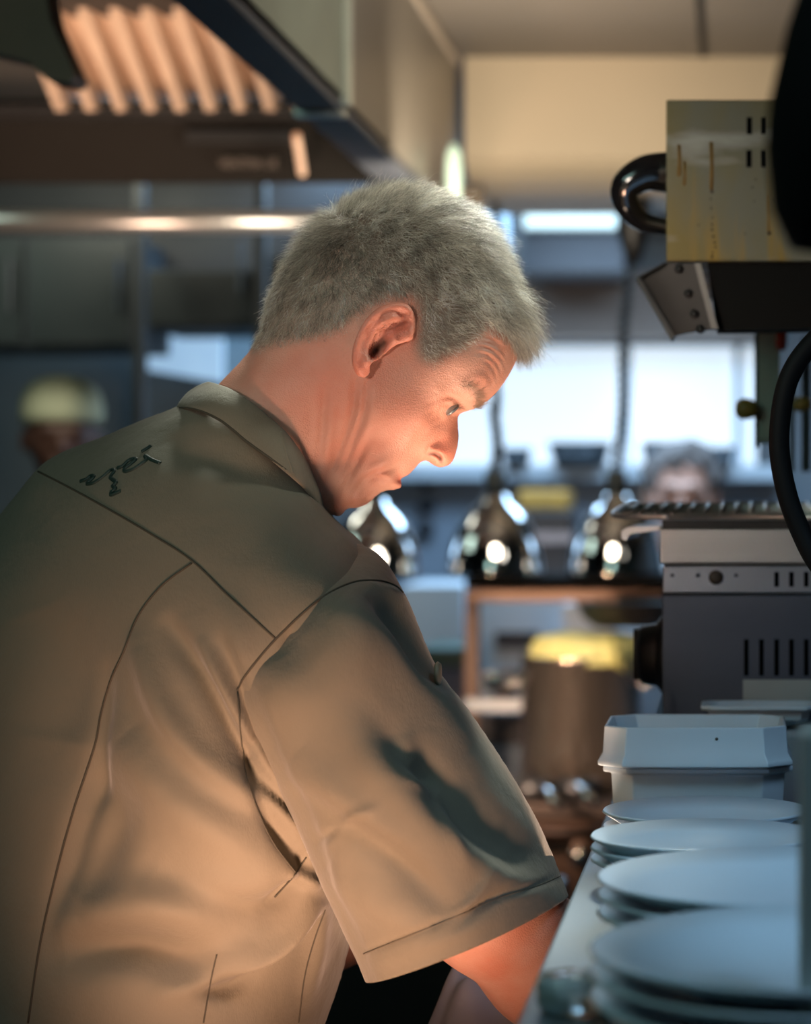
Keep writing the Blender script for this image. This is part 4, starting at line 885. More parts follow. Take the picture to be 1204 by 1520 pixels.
sc_ = MB().lathe(P(752, 1012, 4.9), [(.001, -.03), (.035, -.03), (.045, 0), (.046, .02), (.043, .02), (.04, -.02), (.001, -.024)], 24).build('steel_bowl', M_CHROME, None, True); tag(sc_, 'small shiny steel bowl on the middle board left of the pot', 'bowl')
blk('drawer_unit', 640, 1057, 780, 1105, 5.3, .4, mat('drawer_dark', (.05, .055, .065), .45, .3), 'dark drawer unit left of the steel pot', 'drawers')
blk('drawer_unit', 640, 1106, 780, 1763, 5.3, .4, mat('drawer_blue', (.16, .22, .30), .4, .3), 'blue-grey drawer unit under the dark one left of the pot', 'drawers')

blk('side_counter', 800, 949, 950, 1676, 5.78, .2, mat('side_counter_grey', (.2, .24, .29), .5), 'grey side counter under the white papers behind the pot', 'counter')
blk('side_counter', 950, 758, 1150, 1588, 6.46, .24, mat('side_counter_pale', (.36, .42, .50), .4, .4), 'pale counter behind the grey-haired person, a small amber crate on it', 'counter')
# ---- range with pot
Yg = 4.5; zc = PZ(1192, Yg)
rg = empty('cooking_range', (PX(860, Yg), Yg + .3, 0), 'brown steel cooking range under the big pot', 'range')
MB().box((PX(860, Yg) + .05, Yg + .21, zc - .015), (.95, .42, .03)).build('worktop', mat('range_top', (.16, .13, .12), .35, .5), rg, bevel=.004)
MB().box((PX(860, Yg) + .05, Yg + .215, zc / 2 - .015), (.93, .40, zc - .03)).build('front', mat('range_brown', (.20, .13, .10), .4, .4, var=.15, scale=3), rg)
MB().tube([P(700, 1236, Yg - .04), P(1000, 1236, Yg - .04)], .012, 12).build('towel_rail', mat('rail_dark', (.05, .035, .03), .4, .6), rg, True)
for (x, lb) in ((862, None), (955, None)):
    MB().lathe(P(x, 1268, Yg - .02), [(.001, -.045), (.016, -.044), (.020, -.03), (.024, .0), (.024, .03)], 24, axis='Y').build('knob', M_CHROME, rg, True)
Yk = 4.75; pc = P(862, 1166, Yk); rp = 88 / F * Yk; hp_ = (1166 - 972) / F * Yk
pot = empty('stock_pot', pc, 'tall stainless steel stock pot with a yellow cloth over it', 'pot')
pot.location.z = zc; pc.z = zc; hp_ = PZ(972, Yk) - zc
MB().lathe(pc, [(.001, .002), (rp * .97, .002), (rp, .012), (rp, hp_ - .006), (rp + .004, hp_), (rp - .002, hp_ + .001), (rp - .004, hp_ - .006), (rp - .005, .02), (.001, .014)], 64).build('body', mat('pot_steel', (.56, .50, .44), .24, .95, var=.05, scale=3, stretch=(6, 6, .3)), pot, True)
for s in (-1, 1):
    MB().tube(smooth_path([pc + Vector((s * rp, -.04, hp_ * .78)), pc + Vector((s * (rp + .03), -.035, hp_ * .80)), pc + Vector((s * (rp + .03), .035, hp_ * .80)), pc + Vector((s * rp, .04, hp_ * .78))], 6), .006, 10).build('handle', M_STEEL, pot, True)
# cloth folded over the pot
cl = MB(); nth = 96; pr = [(.001, .030), (.4, .034), (.75, .030), (.93, .026), (1.02, .014), (1.06, -.006), (1.06, -.028)]
vs_ = []
for i, (rr, zz) in enumerate(pr):
    for k in range(nth):
        a = 2 * PI * k / nth; wv = (math.sin(a * 5 + 1) * .006 + math.sin(a * 11) * .004 + math.sin(a * 23 + 2) * .002) * (i / 6) + math.sin(a * 3 + i) * .003
        z_ = zz + (math.sin(a * 4 + .6) * .008 * (i == 6)) + wv * .5
        r_ = rp * .86 * rr + wv; vs_.append(pc + Vector((r_ * math.cos(a) + .012, r_ * math.sin(a), hp_ + z_ + .004)))
fs_ = [(i * nth + k, i * nth + (k + 1) % nth, (i + 1) * nth + (k + 1) % nth, (i + 1) * nth + k) for i in range(len(pr) - 1) for k in range(nth)] + [tuple(range(nth))[::-1]]
cl.add(vs_, fs_)
mc = mat('yellow_cloth', (.62, .58, .12), .8, var=.45, scale=9, bump=.5, bscale=60)
nt = mc.node_tree; mxn = [n_ for n_ in nt.nodes if n_.bl_idname == 'ShaderNodeMix'][0]; mxn.inputs[6].default_value = (.50, .44, .02, 1); mxn.inputs[7].default_value = (.74, .88, .55, 1)
co = cl.build('cloth', mc, None, True); m_ = co.modifiers.new('t', 'SOLIDIFY'); m_.thickness = .006; m_.offset = 1
tag(co, 'yellow and white cloth folded over the top of the steel pot', 'cloth')
# pan handles in front of the pot
for k, (a, b_, lb) in enumerate((((806, 1166), (829, 1196), 'steel pan handle in front of the pot, the left one'), ((850, 1160), (884, 1192), 'steel pan handle in front of the pot, the right one'))):
    A_ = P(a[0], a[1], 4.42); B_ = P(b_[0], b_[1], 4.2); e = empty('saucepan', (A_.x + .1, 4.68, zc), ['small saucepan in front of the pot, its handle pointing out at the left', 'small saucepan in front of the pot, its handle ending beside the white tray'][k], 'pan')
    MB().tube([A_ + (A_ - B_) * .9, A_, B_], [.004, .0075, .009], 10).build('handle', M_CHROME, e, True)
    MB().lathe((A_.x - .03 + .03 * k, 4.56, zc + .003), [(.001, 0), (.034, 0), (.038, .004), (.040, .035), (.038, .035), (.036, .006), (.001, .004)], 24).build('bowl', M_DSTEEL, e, True)

# ---- foreground pass shelf with crockery (right)
zs = CZ - .25; xe = -.106
sh = empty('serving_shelf', (.2, 1.5, zs), 'steel serving shelf at the right carrying plates and dishes', 'shelf')
MB().box((.42, 1.65, zs - .012), (1.0, 1.66, .024)).build('top', mat('shelf_steel', (.16, .19, .22), .3, .8, var=.08), sh)
MB().box((xe + .018, 1.65, zs - .0125), (.040, 1.662, .0262)).build('edge_strip', mat('edge_strip', (.15, .19, .225), .45, .2, var=.04), sh, bevel=.004)
for y_ in (.9, 2.4): MB().box((.9, y_, zs / 2 - .012), (.05, .05, zs - .03)).build('leg', M_DSTEEL, sh)
for y_ in (.9, 2.4): MB().box((.02, y_, zs - .04), (.03, .03, .05)).build('bracket', M_DSTEEL, sh)
def stack(xc, Y, rx, ztop, npl, label, grp, deep=False, m=None):
    n_ = npl; h_ = (ztop - zs); step = .0065 if not deep else .010
    z = zs + .012
    base = ztop - .020
    k = 0; zz = base; items = []
    while zz > zs + .001 and k < n_:
        items.append(zz); zz -= step; k += 1
    z0 = items[-1]
    dz = (z0 - zs - .001) / max(1, len(items))
    for i, q in enumerate(items):
        q2 = zs + .001 + (base - zs - .001) * (len(items) - 1 - i) / max(1, len(items) - 1)
        pr_ = [(.001, .001), (rx * .52, .001), (rx * .55, 0), (rx * .60, .003), (rx * .78, .010), (rx * .97, .0185), (rx, .020), (rx * .985, .0215), (rx * .80, .0145), (rx * .62, .0065), (.001, .005)]
        o = MB().lathe((xc, Y, q2), pr_, 72).build('plate', m or M_WHITE, None, True)
        lb = label.format('lowest in' if i == len(items) - 1 else ['topmost of', 'second from the top of', 'third from the top of', 'fourth from the top of'][i])
        tag(o, lb, 'plate', grp)
stack(.042, 1.13, .112, PZ(1405, 1.13) + .0, 3, 'large white plate, {} the stack nearest the camera', 'plates in the nearest stack')
stack(.028, 1.36, .108, PZ(1300, 1.36), 3, 'large white plate, {} the second stack from the front', 'plates in the second stack')
stack(-.022, 1.56, .074, PZ(1240, 1.56), 4, 'small white plate, {} the third stack from the front', 'plates in the third stack')
stack(-.024, 1.714, .073, PZ(1203, 1.714), 5, 'small white plate, {} the stack right in front of the square dish', 'plates in the small stack')
# glasses glinting beside the nearest stack
for k, (x, y) in enumerate(((862, 1462), (868, 1500))):
    pass
gb = MB().lathe((PX(850, 1.17), 1.185, zs), [(.001, .001), (.016, .001), (.019, .006), (.019, .016), (.017, .019), (.001, .020)], 28).build('salt_dish', mat('clear_dish', (.7, .85, .88), .08, var=.02, trans=.6, coat=.5), None, True)
tag(gb, 'small shiny glass dish at the foot of the nearest plate stack', 'dish')
# rectangular deep dishes
def dish(x0, x1, y0, y1, Y, D_, label, rim=.006, flare=.014, m=None, name='serving_dish', zb=None):
    xa_, xb_ = PX(x0, Y), PX(x1, Y); zt = PZ(y0, Y); zb_ = PZ(y1, Y) if zb is None else zb
    mb = MB(); cx = (xa_ + xb_) / 2; w_ = (xb_ - xa_) / 2; d_ = D_ / 2; ch = .16
    def ring(w, d, z): 
        c = min(w, d) * .30; return [(cx - w + c, Y + d_ - d, z), (cx + w - c, Y + d_ - d, z), (cx + w, Y + d_ - d + c, z), (cx + w, Y + d_ + d - c, z), (cx + w - c, Y + d_ + d, z), (cx - w + c, Y + d_ + d, z), (cx - w, Y + d_ + d - c, z), (cx - w, Y + d_ - d + c, z)]
    rs = [ring(w_ - flare - .012, d_ - flare - .012, zb_), ring(w_ - flare, d_ - flare, zb_ + .004), ring(w_ - flare * .55, d_ - flare * .55, zb_ + (zt - zb_) * .35), ring(w_ - rim, d_ - rim, zt - .005), ring(w_, d_, zt - .004), ring(w_, d_, zt), ring(w_ - rim, d_ - rim, zt), ring(w_ - flare - .003, d_ - flare - .003, zb_ + .008)]
    vs_ = [p for r_ in rs for p in r_]; fs_ = [(i * 8 + k, i * 8 + (k + 1) % 8, (i + 1) * 8 + (k + 1) % 8, (i + 1) * 8 + k) for i in range(7) for k in range(8)] + [tuple(range(8))[::-1], tuple(range(56, 64))]
    mb.add(vs_, fs_); o = mb.build(name, m or M_PLASTIC, None, bevel=.0015); return tag(o, label, 'dish')
lowdish = dish(893, 1178, 1141, 1190, 1.80, .12, 'white rectangular dish, the lower of the two stacked in front of the grill', zb=zs + .001)
def lid_dish(x0, x1, y0, zb_, Y, D_, label):
    xa_, xb_ = PX(x0, Y), PX(x1, Y); zt = PZ(y0, Y); cx = (xa_ + xb_) / 2; w_ = (xb_ - xa_) / 2; d_ = D_ / 2
    def ring(k, z):
        w, d = w_ - k, d_ - k; c = d * .30; return [(cx - w + c, Y + d_ - d, z), (cx + w - c, Y + d_ - d, z), (cx + w, Y + d_ - d + c, z), (cx + w, Y + d_ + d - c, z), (cx + w - c, Y + d_ + d, z), (cx - w + c, Y + d_ + d, z), (cx - w, Y + d_ + d - c, z), (cx - w, Y + d_ - d + c, z)]
    rs = [ring(.004, zb_), ring(0, zb_ + .001), ring(0, zb_ + .004), ring(.0035, zb_ + .010), ring(.0048, zt - .003), ring(.0048, zt), ring(.0075, zt), ring(.0095, zt - .006), ring(.012, zt - .016)]
    n_ = len(rs); vs_ = [p for r_ in rs for p in r_]; fs_ = [(i * 8 + k, i * 8 + (k + 1) % 8, (i + 1) * 8 + (k + 1) % 8, (i + 1) * 8 + k) for i in range(n_ - 1) for k in range(8)] + [tuple(range(8))[::-1], tuple(range(n_ * 8 - 8, n_ * 8))]
    o = MB().add(vs_, fs_).build('serving_dish', M_PLASTIC, None, bevel=.0012)
    MB().lathe(P(1064, 1097, Y + .0042), [(.0003, -.0008), (.0012, -.0004), (.0014, .002)], 10, axis='Y').build('speck', M_SPKD, o)
    return tag(o, label, 'dish')
M_SPKD = mat('dark_speck', (.05, .05, .05), .6)
lid_dish(885, 1178, 1081, PZ(1141, 1.80) + .0008, 1.79, .125, 'white rectangular deep dish stacked on the lower one, dark speck on its side')
# small foot so the upper dish on the far side stands on a stack
dish(1040, 1215, 1048, 1084, 1.97, .06, 'pale dish behind the deep white dish, close against the grill front', zb=PZ(1084, 1.97))
blk('storage_box', 1060, 1085, 1230, 1200, 1.975, .055, mat('grey_box', (.3, .34, .38), .5), 'grey box under the pale dish by the grill', 'box')
# near right post, out of focus
tag(MB().box((PX(1212, 1.02), 1.06, zs + .075), (.012, .05, .15)).build('shelf_upright', mat('grey_upright', (.34, .38, .36), .5)), 'pale grey upright at the right edge beside the plates', 'upright')

# ---- countertop grill
Yq = 2.05
gr = empty('countertop_grill', (PX(1180, Yq), Yq + .15, zs), 'steel countertop grill with black knob and vent slots on the serving shelf', 'grill')
xg0, xg1 = PX(983, Yq), PX(983, Yq) + .42
def gbox(y0, y1, dx=0, dy=0, d=.32): 
    z1, z0 = PZ(y0, Yq), PZ(y1, Yq); return MB().box(((xg0 + dx + xg1) / 2, Yq + dy + d / 2, (z0 + z1) / 2), (xg1 - xg0 - dx, d, z1 - z0))
M_GRB = mat('grill_body_steel', (.10, .118, .16), .45, .7, var=.08, scale=5, bump=.08, bscale=150, stretch=(.2, 1, 5))
zbot = zs + .001
bdy = MB().box(((xg0 + xg1) / 2, Yq + .16, (PZ(883, Yq) + zbot) / 2), (xg1 - xg0, .32, PZ(883, Yq) - zbot)).build('body', M_GRB, gr, bevel=.0015)
gbox(840, 880, .001, -.003).build('control_band', mat('band_steel', (.36, .39, .45), .38, .8, var=.1, scale=7), gr, bevel=.0012)
gbox(785, 837, -.002, .004).build('tray_rim', mat('rim_steel', (.50, .50, .50), .4, .75, var=.14, scale=6, stretch=(.5, 1, 6)), gr, bevel=.0015)
gbox(837, 841, .002, .004).build('gap', M_BLACK, gr); gbox(879.5, 884, 0.0, .002).build('seam_gap', M_BLACK, gr)
MB().lathe(P(1063, 857, Yq - .004), [(.001, -.004), (.0055, -.004), (.0062, -.001), (.0062, .01)], 24, axis='Y').build('button', mat('brass_black', (.03, .02, .012), .4), gr, True)
for x in (998, 1036, 1093): MB().lathe(P(x, 854, Yq - .0035), [(.001, -.0012), (.0015, -.001), (.0017, 0)], 12, axis='Y').build('screw', M_DSTEEL, gr, True)
for x in (1153, 1175, 1197, 1219): MB().pbox(x - 3.5, 849, x + 3.5, 871, Yq - .0035, .004).build('vent_slot', M_VOID, gr)
for x in (1108, 1130.5, 1153, 1175, 1197, 1219, 1241): MB().pbox(x - 3.5, 949, x + 3.5, 1003, Yq - .0006, .004).build('vent_slot', M_VOID, gr)
MB().pbox(1103, 1009, 1260, 1052, Yq - .0012, .002).build('sticker', mat('sticker_pale', (.40, .44, .44), .5, var=.1), gr)
# knob seen edge-on at the left face
kp = P(983, 978, Yq + .05)
kn = MB().lathe((xg0, Yq + .06, PZ(978, Yq)), [(.001, -.0225), (.020, -.0225), (.0255, -.019), (.027, -.008), (.028, -.006), (.034, -.002), (.035, 0)], 40, axis='X').build('knob', M_BLACK, gr, True)
MB().box((xg0 - .024, Yq + .06, PZ(978, Yq)), (.006, .008, .044)).build('grip', M_BLACK, kn, bevel=.001)
# wire rack on top
rk = MB(); zt = PZ(768, Yq); xr0 = PX(905, Yq); yr0, yr1 = Yq - .005, Yq + .30
ol = smooth_path([(xr0 + .05, yr0, zt), (xr0 + .012, yr0 + .02, zt), (xr0, yr0 + .07, zt), (xr0, yr1 - .07, zt), (xr0 + .012, yr1 - .02, zt), (xr0 + .05, yr1, zt)], 8)
rk.tube(ol + [(xg1, yr1, zt), (xg1, yr0, zt), ol[0]], .0026, 8)
M_RACK = mat('rack_wire', (.62, .63, .64), .32, .85, var=.04)
rack = empty('wire_rack', (PX(1100, Yq), Yq + .15, zt), 'wire rack lying on top of the countertop grill', 'rack')
TZ = lambda m: [setattr(m, 'v', [(x_, y_, z_ + (y_ - yr0) / (yr1 - yr0) * .0095 + .0005) for x_, y_, z_ in m.v])]
TZ(rk); rk.build('rim', M_RACK, rack, True)
wr = MB(); x = xr0 + .012
while x < xg1: wr.tube([(x, yr0 + .004, zt + .0026), (x + .001, yr1 - .004, zt + .0026)], .0014, 6); x += .0135
TZ(wr); wr.build('wires', M_RACK, rack, True)
wr = MB()
for y_ in np.linspace(yr0 + .035, yr1 - .035, 5): wr.tube([(xr0 + .004, y_, zt), (xg1, y_, zt)], .0018, 6)
TZ(wr); wr.build('cross_wires', M_RACK, rack, True)
MB().prism([P(980, 781, Yq + .02), P(930, 783, Yq + .02), P(922, 789, Yq + .02), P(922, 800, Yq + .02), P(929, 802, Yq + .02), P(936, 793, Yq + .02), P(980, 787, Yq + .02)], (0, 1, 0), .26).build('drip_lip', M_STEEL, gr)
MB().box(((xg0 + xg1) / 2, Yq + .15, PZ(779, Yq)), (xg1 - xg0, .29, .0075)).build('top_tray', mat('tray_black', (.03, .03, .03), .4, .5), gr)
# card standing beside the grill
tag(MB().prism([P(968, 1078, 2.0), P(983, 1030, 2.02), P(984, 1078, 2.02)], (0, 1, 0), .01).build('card', M_PLASTIC), 'pale card corner wedged beside the grill body', 'card')

# ---- salamander hanging above
Ys = 2.10
M_STAIN = bpy.data.materials.new('stained_steel'); M_STAIN.use_nodes = True
nt = M_STAIN.node_tree; b = nt.nodes['Principled BSDF']; tc = nt.nodes.new('ShaderNodeTexCoord')
def nmix(a, c, f):
    x = nt.nodes.new('ShaderNodeMix'); x.data_type = 'RGBA'
    for k, s in ((6, a), (7, c)):
        if isinstance(s, tuple): x.inputs[k].default_value = (*s, 1)
        else: nt.links.new(s, x.inputs[k])
    nt.links.new(f, x.inputs[0]); return x.outputs[2]
def nnoise(scale, st_, det=5, lo=.4, hi=.6):
    mp = nt.nodes.new('ShaderNodeMapping'); mp.inputs['Scale'].default_value = st_; nt.links.new(tc.outputs['Object'], mp.inputs[0])
    n = nt.nodes.new('ShaderNodeTexNoise'); n.inputs['Scale'].default_value = scale; n.inputs['Detail'].default_value = det; nt.links.new(mp.outputs[0], n.inputs['Vector'])
    r = nt.nodes.new('ShaderNodeMapRange'); r.inputs[1].default_value = lo; r.inputs[2].default_value = hi; nt.links.new(n.outputs['Fac'], r.inputs[0]); return r.outputs[0]
c_ = nmix((.19, .185, .14), (.21, .165, .055), nnoise(7, (1, 1, .6), 5, .45, .58)); c_ = nmix(c_, (.30, .20, .045), nnoise(26, (1, 1, .12), 4, .56, .64)); c_ = nmix(c_, (.40, .40, .37), nnoise(16, (.5, 1, 1.8), 6, .56, .70)); c_ = nmix(c_, (.10, .05, .02), nnoise(160, (1, 1, .5), 2, .74, .80))
nt.links.new(c_, b.inputs['Base Color']); b.inputs['Metallic'].default_value = .35; b.inputs['Roughness'].default_value = .45
sal = empty('salamander_grill', (PX(1120, Ys), Ys + .2, PZ(490, Ys)), 'stained steel salamander grill mounted high at the right with black loop handle', 'grill')
xs0 = PX(989, Ys); xs1 = xs0 + .42
MB().box(((xs0 + xs1) / 2, Ys + .20, (PZ(148, Ys) + PZ(388, Ys)) / 2), (xs1 - xs0, .40, PZ(148, Ys) - PZ(388, Ys))).build('casing', M_STAIN, sal, bevel=.0015)
for (x, y0, y1) in ((1112.5, 174, 199), (1134, 174, 199), (1112, 223, 248), (1134, 223, 248), (1156, 174, 199), (1156, 223, 248)):
    MB().pbox(x - 4, y0, x + 4, y1, Ys - .0006, .004).build('vent_slot', M_VOID, sal)
M_RUN = mat('burnt_grease', (.24, .13, .025), .4, var=.3, scale=40); M_SPK = mat('grease_drops', (.035, .014, .008), .35)
for (x, y0, y1, w_) in ((1056, 211, 282, 5), (1008, 215, 262, 5), (1141, 290, 345, 3), (1016, 240, 275, 4)):
    MB().tube([P(x, y0, Ys + .0006), P(x + 1, (y0 + y1) / 2, Ys + .0006), P(x, y1, Ys + .0006)], w_ / F * Ys * .62, 8).build('grease_run', M_RUN, sal, True)
dr = MB()
for (x, y, s) in ((1057, 284, 4), (1055, 295, 2), (1056, 309, 2), (1058, 323, 2), (1057, 333, 2), (1057, 341, 2.4), (1059, 351, 2.4), (1061, 360, 2.4), (1062, 367, 2.2), (1058, 375, 2), (1057, 381, 3), (1117, 278, 2.5), (1120, 299, 2), (1122, 266, 2.4), (1142, 346, 4), (1151, 297, 2.4), (1106, 347, 2), (1037, 334, 2)):
    dr.lathe(P(x, y, Ys - .0004), [(.0001, -.0006), (s / F * Ys * .6, -.0003), (s / F * Ys * .8, .001)], 10, axis='Y')
o_ = dr.build('grease_drops', M_SPK, sal, True); o_['kind'] = 'stuff'
# handle: loop on the front (left) face
hpts = smooth_path([(xs0 + .002, Ys + .05, PZ(244, Ys)), (PX(955, Ys), Ys + .045, PZ(247, Ys)), (PX(926, Ys), Ys + .045, PZ(266, Ys)), (PX(926, Ys), Ys + .05, PZ(292, Ys)), (PX(948, Ys), Ys + .06, PZ(316, Ys)), (xs0 + .002, Ys + .065, PZ(326, Ys))], 10)
MB().tube(hpts, [.0185 - .0115 * (i / (len(hpts) - 1)) ** .9 for i in range(len(hpts))], 20).build('handle', mat('glossy_black', (.012, .012, .014), .12, coat=1), sal, True)
# mouth: dark underside and the angled lip
MB().prism([P(1050, 389, Ys + .01), P(1260, 389, Ys + .01), P(1260, 487, Ys + .01), P(1064, 490, Ys + .01)], (0, 1, 0), .05).build('burner_box', mat('burnt_black', (.006, .0055, .005), .7, spec=.15), sal)
M_LIP = mat('worn_steel', (.075, .07, .068), .45, .5, var=.25, scale=14)
MB().prism([P(987, 389, Ys), P(1031, 391, Ys), P(1063, 488, Ys), P(1022, 494, Ys), P(996, 500, Ys), P(943, 415, Ys)][::1], (0, 1, 0), .006).build('end_plate', M_LIP, sal, bevel=.001)
MB().prism([P(943, 413, Ys), P(987, 389, Ys), P(992, 394, Ys), P(950, 418, Ys)], (0, 1, 0), .05).build('lip_top', M_LIP, sal)
MB().prism([P(943, 413, Ys - .004), P(949, 411, Ys - .004), P(1001, 497, Ys - .004), P(996, 505, Ys - .004)], (0, 1, 0), .04).build('lip_front', mat('lip_edge', (.20, .20, .20), .4, .8), sal)
MB().prism([P(1031, 391, Ys - .004), P(1040, 391, Ys - .004), P(1066, 488, Ys - .004), P(1056, 488, Ys - .004)], (0, 1, 0), .02).build('flange', mat('flange_steel', (.24, .23, .22), .4, .8), sal)
for (x, y) in ((1008, 399), (1022, 436), (1031, 466), (1040, 489)): MB().lathe(P(x, y, Ys - .001), [(.0005, -.003), (.003, -.0025), (.004, 0)], 14, axis='Y').build('bolt', M_BLACK, sal, True)
# ---- wall bracket, red light, wooden knobs behind the salamander
pn = empty('equipment_rail', P(1141, 660, 2.5), 'grey-green equipment rail with a red cap, below the salamander', 'rail')
MB().pbox(1125, 480, 1158, 650, 2.5, .02).build('plate', mat('rail_green_grey', (.55, .57, .48), .5), pn); MB().pbox(1120, 480, 1125, 664, 2.5, .02).build('dark_edge', M_BLACK, pn); MB().pbox(1125, 650, 1160, 658, 2.495, .025).build('foot_strip', mat('foot_strip_paint', (.4, .4, .35), .5), pn)
MB().lathe(P(1160, 505, 2.45), [(.001, -.011), (.004, -.010), (.0058, -.004), (.0058, .008), (.001, .009)], 18).build('red_cap', mat('red_plastic', (.65, .05, .025), .25, coat=.5), pn, True)
MB().pbox(1172, 530, 1180, 700, 2.6, .02).build('thin_post', mat('thin_post_grey', (.16, .18, .17), .5), pn); MB().pbox(1190, 500, 1204, 700, 2.7, .02).build('thin_post', mat('thin_post_dark', (.07, .08, .08), .5), pn)
for k, (x, y, r_, lb) in enumerate(((1106, 607, 14, 'wooden knob on the left side of the equipment rail'), (1187, 600, 10, 'wooden knob behind the black hose'))):
    o_ = MB().lathe(P(x, y, 2.49), [(.001, -r_ / F * 2.5 * 1.1), (r_ / F * 2.5 * .7, -r_ / F * 2.5), (r_ / F * 2.5 * 1.15, -r_ / F * 2.5 * .3), (r_ / F * 2.5 * 1.1, .004), (r_ / F * 2.5 * .75, .012), (.001, .013)], 26, axis='X').build('knob', mat('varnished_wood', (.50, .32, .08), .4, var=.2), None, True); tag(o_, lb, 'knob')
# hose in front
hz = smooth_path([P(1290, 440, 1.75), P(1215, 500, 1.75), P(1172, 560, 1.75), P(1157, 640, 1.75), P(1163, 710, 1.75), P(1185, 780, 1.75), P(1225, 850, 1.75), P(1300, 900, 1.78)], 10)
tag(MB().tube(hz, .0075, 16).build('rubber_hose', M_RUBBER, None, True), 'thick black rubber hose curving down in front of the grills', 'hose')
# dark out-of-focus lamp shade close to the camera, top right
Yn = 1.0
sd = empty('lamp_shade', P(1280, 120, Yn), 'black out-of-focus lamp shade at the top right corner, close to the camera', 'lamp')
prf = [(.001, .085), (.012, .08), (.022, .065), (.034, .03), (.041, 0), (.0425, -.02), (.040, -.045), (.033, -.06), (.030, -.06), (.037, -.04), (.038, 0), (.001, .05)]
MB().lathe(P(1290, 150, Yn), prf, 40).build('shade', mat('matt_black', (.004, .004, .0045), .9, spec=.1), sd, True)
MB().tube([P(1290, 0, Yn) - Vector((0, 0, .05)), P(1290, 0, Yn) + Vector((0, 0, .660))], .006, 10).build('stem', M_BLACK, sd)

# ---- worktop in front of the cook, dark counter, towel
zw = .985
wt = empty('work_counter', (-.2, 1.95, 0), 'dark work counter under the cook\'s hands', 'counter')
MB().box((.20, 1.92, zw - .02), (.92, .66, .04)).build('worktop', mat('worktop_steel', (.35, .36, .37), .35, .9), wt, bevel=.003)
MB().box((.22, 1.94, zw / 2 - .02), (.86, .58, zw - .04)).build('cabinet', M_DARKW, wt)
blk('undercounter_fridge', 380, 1395, 800, 2606, 2.9, .5, mat('fridge_black', (.022, .020, .018), .5), 'black undercounter unit behind the cook\'s elbow', 'cabinet')
tub = empty('steel_container', (-.19, 1.86, zw), 'steel food container on the work counter under the pale towel', 'container')
zt_ = 1.075
MB().prism([(-.245, 1.80, zw), (-.145, 1.80, zw), (-.135, 1.79, zt_), (-.255, 1.79, zt_)], (0, 1, 0), .13).build('body', M_STEEL_H, tub, bevel=.003)
MB().box((-.195, 1.855, zt_ + .0015), (.135, .145, .003)).build('lid', M_STEEL_H, tub, bevel=.001)
tw = MB(); T0 = P(728, 1500, 1.80); nu, nv = 26, 22
for i in range(nu):
    for j in range(nv):
        a, b_ = i / (nu - 1) - .5, j / (nv - 1) - .5; rr = math.hypot(a, b_) * 2
        hgt = .075 * max(0, 1 - rr ** 2 * .95) + .010 * math.sin(a * 17 + b_ * 6) * (1 - rr * .5) + .008 * math.sin(b_ * 21 - a * 9)
        tw.v.append((T0.x + a * .11 + .006 * math.sin(b_ * 9), T0.y + .05 + b_ * .12, zt_ + .007 + max(0, hgt)))
for i in range(nu - 1):
    for j in range(nv - 1): tw.f.append((i * nv + j, i * nv + j + 1, (i + 1) * nv + j + 1, (i + 1) * nv + j))
o_ = tw.build('towel', mat('lavender_cloth', (.28, .27, .33), .8, var=.06, bump=.4, bscale=90), None, True); m_ = o_.modifiers.new('t', 'SOLIDIFY'); m_.thickness = .003
m_ = o_.modifiers.new('s', 'SUBSURF'); m_.render_levels = 1
tag(o_, 'crumpled pale lavender towel on the steel container below the cook\'s forearm', 'towel')

# ---- two people in the background
def bg_person(fr, caps_skin, caps_coat, label, skin, coat, hair=None, h=.007):
    root = empty('person', tuple(fr.O + np.array([0, 0, -fr.O[2]])), label, 'person')
    v_, f_ = mesh_caps(caps_skin, h, 2); me = np_mesh('body', fr.world(v_), f_); link('body', me, skin, root)
    v_, f_ = mesh_caps(caps_coat, h * 1.6, 3); link('coat', np_mesh('coat', fr.world(v_), f_), coat, root)
    return root
def A3(*p): return np.array(p, float)
M_DS = mat('dark_skin', (.10, .045, .032), .5, var=.15, scale=20); M_PS = mat('pink_skin', (.50, .27, .20), .5, var=.12, scale=20)
